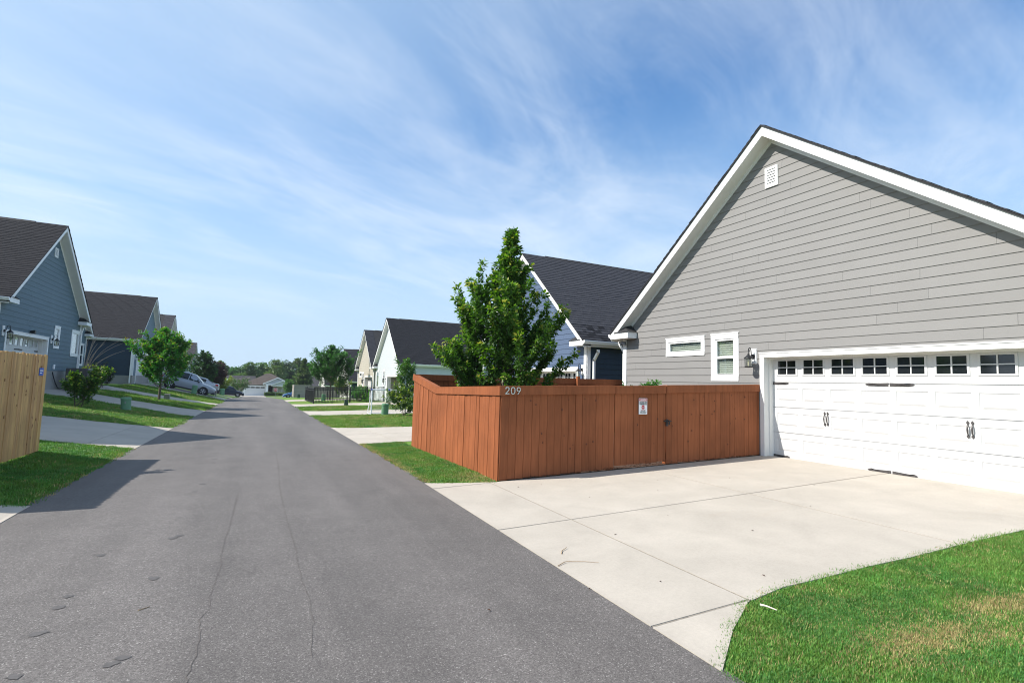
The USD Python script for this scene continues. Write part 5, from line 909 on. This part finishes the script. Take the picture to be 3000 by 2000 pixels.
P, D = np.vstack(P), np.vstack(D); tag(obj('woodland', leafmesh(P, D, 1.1, r, aspect=.9), M['far_leaf_dark']), 'distant mass of woodland closing the horizon behind the tree row', 'woodland', kind='stuff')

# ------------------------------------------------------------------ grass blades
def tuft(seed, n, rad, h0, h1, w=.0042):
    r = np.random.default_rng(seed); V, F = [], []
    for k in range(n):
        a, q = r.uniform(0, 2*PI), rad*math.sqrt(r.random()); b = np.array([q*math.cos(a), q*math.sin(a), -.004]); L = r.uniform(h0, h1); az = r.uniform(0, 2*PI); ln = r.uniform(.1, .75); d = np.array([math.cos(az)*ln, math.sin(az)*ln, 1.]); d /= np.linalg.norm(d); s = np.array([-math.sin(az), math.cos(az), 0])*w; m = b+d*L*.55; d2 = d+np.array([math.cos(az), math.sin(az), -.5])*ln*.6; d2 /= np.linalg.norm(d2); t = m+d2*L*.45
        i = len(V); V += [b-s, b+s, m+s*.7, m-s*.7, t]; F += [[i, i+1, i+2], [i, i+2, i+3], [i+3, i+2, i+4]]
    return np.array(V), np.array(F)
def gm(n, c): return mat(n, c, rough=.55, spec=.3, var=.15, scale=(2, 2, 2), island=.35, hue=.015, trans=.25)
GM = [gm('blade_green', (.098, .225, .042)), gm('blade_deep', (.076, .195, .040)), gm('blade_lime', (.150, .255, .050)), gm('blade_straw', (.38, .305, .140))]
def lawn(name, label, poly, dens, seed, hs=(.025, .05), scale=1.0, straw=lambda x, y: .03, lime=.25):
    r = np.random.default_rng(seed); poly = poly.difference(DRIVES.buffer(-.03)).difference(road_poly.buffer(-.02)); x0, y0, x1, y1 = poly.bounds; n = int((x1-x0)*(y1-y0)*dens)
    import shapely
    X, Y = r.uniform(x0, x1, n), r.uniform(y0, y1, n); ok = shapely.contains_xy(poly, X, Y); X, Y = X[ok], Y[ok]; n = len(X)
    pi = UsdGeom.PointInstancer.Define(stage, '/World/' + numbered('/World', name)); pp = str(pi.GetPath()); targets = []
    for k in range(4):
        v, f = tuft(seed*5+k, 22, .075*scale, hs[0]*scale**.5, hs[1]*scale**.5, .0030*scale); usdkit.mesh(stage, pp+'/tuft_%03d' % k if k else pp+'/tuft', (v, f), GM[k]); targets.append(Sdf.Path(pp+'/tuft_%03d' % k if k else pp+'/tuft'))
    pi.CreatePrototypesRel().SetTargets(targets)
    ns = meshkit.fbm(np.column_stack([X*1.3, Y*1.3, 0*X]), 3, seed); st = np.array([straw(a, b) for a, b in zip(X, Y)])
    u = r.random(n); idx = np.where(u < st, 3, np.where(r.random(n) < lime*(ns*2)**2, 2, np.where(ns < .47, 1, 0)))
    pi.CreateProtoIndicesAttr(Vt.IntArray.FromNumpy(idx.astype(np.int32))); pi.CreatePositionsAttr(Vt.Vec3fArray.FromNumpy(np.column_stack([X, Y, ground(X, Y)+.002]).astype(np.float32)))
    a = r.uniform(0, 2*PI, n); pi.CreateOrientationsAttr(Vt.QuathArray([Gf.Quath(float(math.cos(t/2)), 0, 0, float(math.sin(t/2))) for t in a])); sc = r.uniform(.75, 1.25, n)*(.8+.4*ns); pi.CreateScalesAttr(Vt.Vec3fArray.FromNumpy(np.column_stack([sc, sc, sc*(.75+.5*ns)]).astype(np.float32)))
    tag(pi, label, 'grass', kind='stuff'); return n
bump_ = lambda x, y, cx, cy, rx, ry: math.exp(-(((x-cx)/rx)**2+((y-cy)/ry)**2))
stA = lambda x, y: .05 + .85*bump_(x, y, 3.95, 1.92, .42, .16) + .75*bump_(x, y, 5.0, 1.95, .30, .12) + .6*bump_(x, y, 5.35, 1.88, .25, .12) + .35*bump_(x, y, 4.5, 1.75, .3, .15)
lawn('lawn_grass', 'thick short green grass with straw patches at the lower right corner', Polygon([(2.52, 2.24), (2.9, 2.56), (3.42, 2.83), (3.91, 2.90), (4.3, 2.87), (5.03, 2.86), (5.63, 2.81), (6.82, 2.79), (9.8, 2.4), (9.8, .6), (2.52, .6)]), 1300, 1, (.014, .032), .9, stA)
stB = lambda x, y: .06 + .5*bump_(x, y, 3.4, 8.2, .25, .5) + (.5 if x < 2.66 else 0)
lawn('lawn_grass', 'strip of green grass between the road and the red-brown fence', Polygon([(2.55, 8.06), (3.51, 7.66), (3.6, 7.7), (3.6, 14), (2.55, 14)]), 620, 2, (.016, .038), 1.1, stB)
lawn('lawn_grass', 'shaded grass strip between the road and the new pine fence', Polygon([(-2.35, 8.1), (-3.5, 8.1), (-3.5, 12.5), (-7.2, 12.6), (-7.2, 14), (-2.35, 14.1)]), 320, 3, (.016, .04), 1.4, lambda x, y: .03 + (.2 if x > -2.45 else 0))
lawn('lawn_grass', 'sloping left lawn around the bush and the green utility pedestal', Polygon([(-2.35, 19.8), (-8.3, 18.4), (-8.3, 28), (-2.35, 27.0)]), 90, 4, (.03, .06), 2.0, lambda x, y: .12*meshkit.noise(np.array([x*.7, y*.7, 3.]))+.03, 1.0)
lawn('lawn_grass', 'left lawn under the round maple', Polygon([(-2.35, 31.5), (-10, 31.0), (-10, 37.5), (-2.35, 39.0)]), 50, 5, (.03, .06), 2.6, lambda x, y: .06, .7)
lawn('lawn_grass', 'yellowing left lawn in front of the silver car', Polygon([(-2.35, 42.5), (-8.3, 40), (-8.3, 50.5), (-2.35, 51)]), 40, 6, (.03, .06), 3.0, lambda x, y: .14*meshkit.noise(np.array([x*.6, y*.6, 3.]))+.05, 1.0)
lawn('lawn_grass', 'right lawn before the small white goal', Polygon([(2.56, 19.3), (5.2, 18.3), (9.8, 18.5), (9.8, 25.9), (5, 26.2), (2.56, 27.3)]), 70, 7, (.03, .06), 2.2, lambda x, y: .12*meshkit.noise(np.array([x*.7, y*.7, 1.]))+.06, 1.0)
lawn('lawn_grass', 'right lawn strip between the goal and the dark green utility box', Polygon([(2.56, 31.8), (9.8, 30), (9.8, 37), (2.56, 37.6)]), 45, 8, (.03, .06), 2.8, lambda x, y: .15*meshkit.noise(np.array([x*.6, y*.6, 2.]))+.05, 1.0)
# ------------------------------------------------------------------ litter
def twig(label, pts, r0, m='stick'): 
    P = np.array([(x, y, gr(x, y)+.014+dz) for x, y, dz in pts]); t = np.linspace(0, 1, 14); q = np.linspace(0, 1, len(P)); C = np.column_stack([np.interp(t, q, P[:, k]) for k in range(3)]); tag(obj('twig', G().tube(C, r0*(1-.6*t), 5), M[m], smooth=60), label, 'twig')
twig('short bent brown twig on the near driveway slab', [(2.72, 4.30, .004), (2.76, 4.36, .006), (2.85, 4.41, .012)], .006)
twig('long thin curved twig lying at the driveway edge by the road', [(2.52, 4.04, .004), (2.63, 4.09, .01), (2.73, 4.06, .008), (2.90, 3.95, .003)], .004)
twig('pale bleached stick lying on the lawn beside the driveway corner', [(3.40, 2.66, .03), (3.41, 2.62, .035), (3.43, 2.55, .03)], .010, 'stickpale')
twig('small brown stick on the asphalt in the middle of the road', [(-.62, 4.38, -.006), (-.56, 4.42, -.004)], .006)
tl = [(3.71, 7.14), (4.11, 7.13), (5.45, 5.99), (4.6, 4.88), (3.56, 4.56), (3.1, 3.37), (3.98, 3.08), (5.0, 4.0), (6.0, 6.6), (7.2, 6.2), (4.3, 6.1), (6.6, 4.4), (1.59, 3.46), (2.49, 3.51), (7.9, 5.2)]
r = np.random.default_rng(5)
g = G()
for x, y in tl: a = r.uniform(0, PI); L = r.uniform(.010, .02); c, s = math.cos(a)*L, math.sin(a)*L; z = gr(x, y)+.014; g.add([(x-c, y-s, z), (x+s*.4, y-c*.4, z+.006), (x+c, y+s, z+.002), (x-s*.4, y+c*.4, z+.005)], [[0, 1, 2], [0, 2, 3]])
tag(obj('dry_leaves', g, M['mulch']), 'tiny scattered dry leaf bits on the driveway slabs', 'leaf litter', kind='stuff')

# ------------------------------------------------------------------ thin summer haze
hz = usdkit.material(stage, '/World/Looks/haze_air', {'v': ('principled_volume', {'color': (.82, .90, 1.), 'density': .0002, 'anisotropy': .35})}, [], volume='v.volume')
tag(obj('haze', G().box(-420, 420, -60, 420, -5.2, 16), hz), 'thin pale summer haze over the whole street', 'haze', kind='stuff')
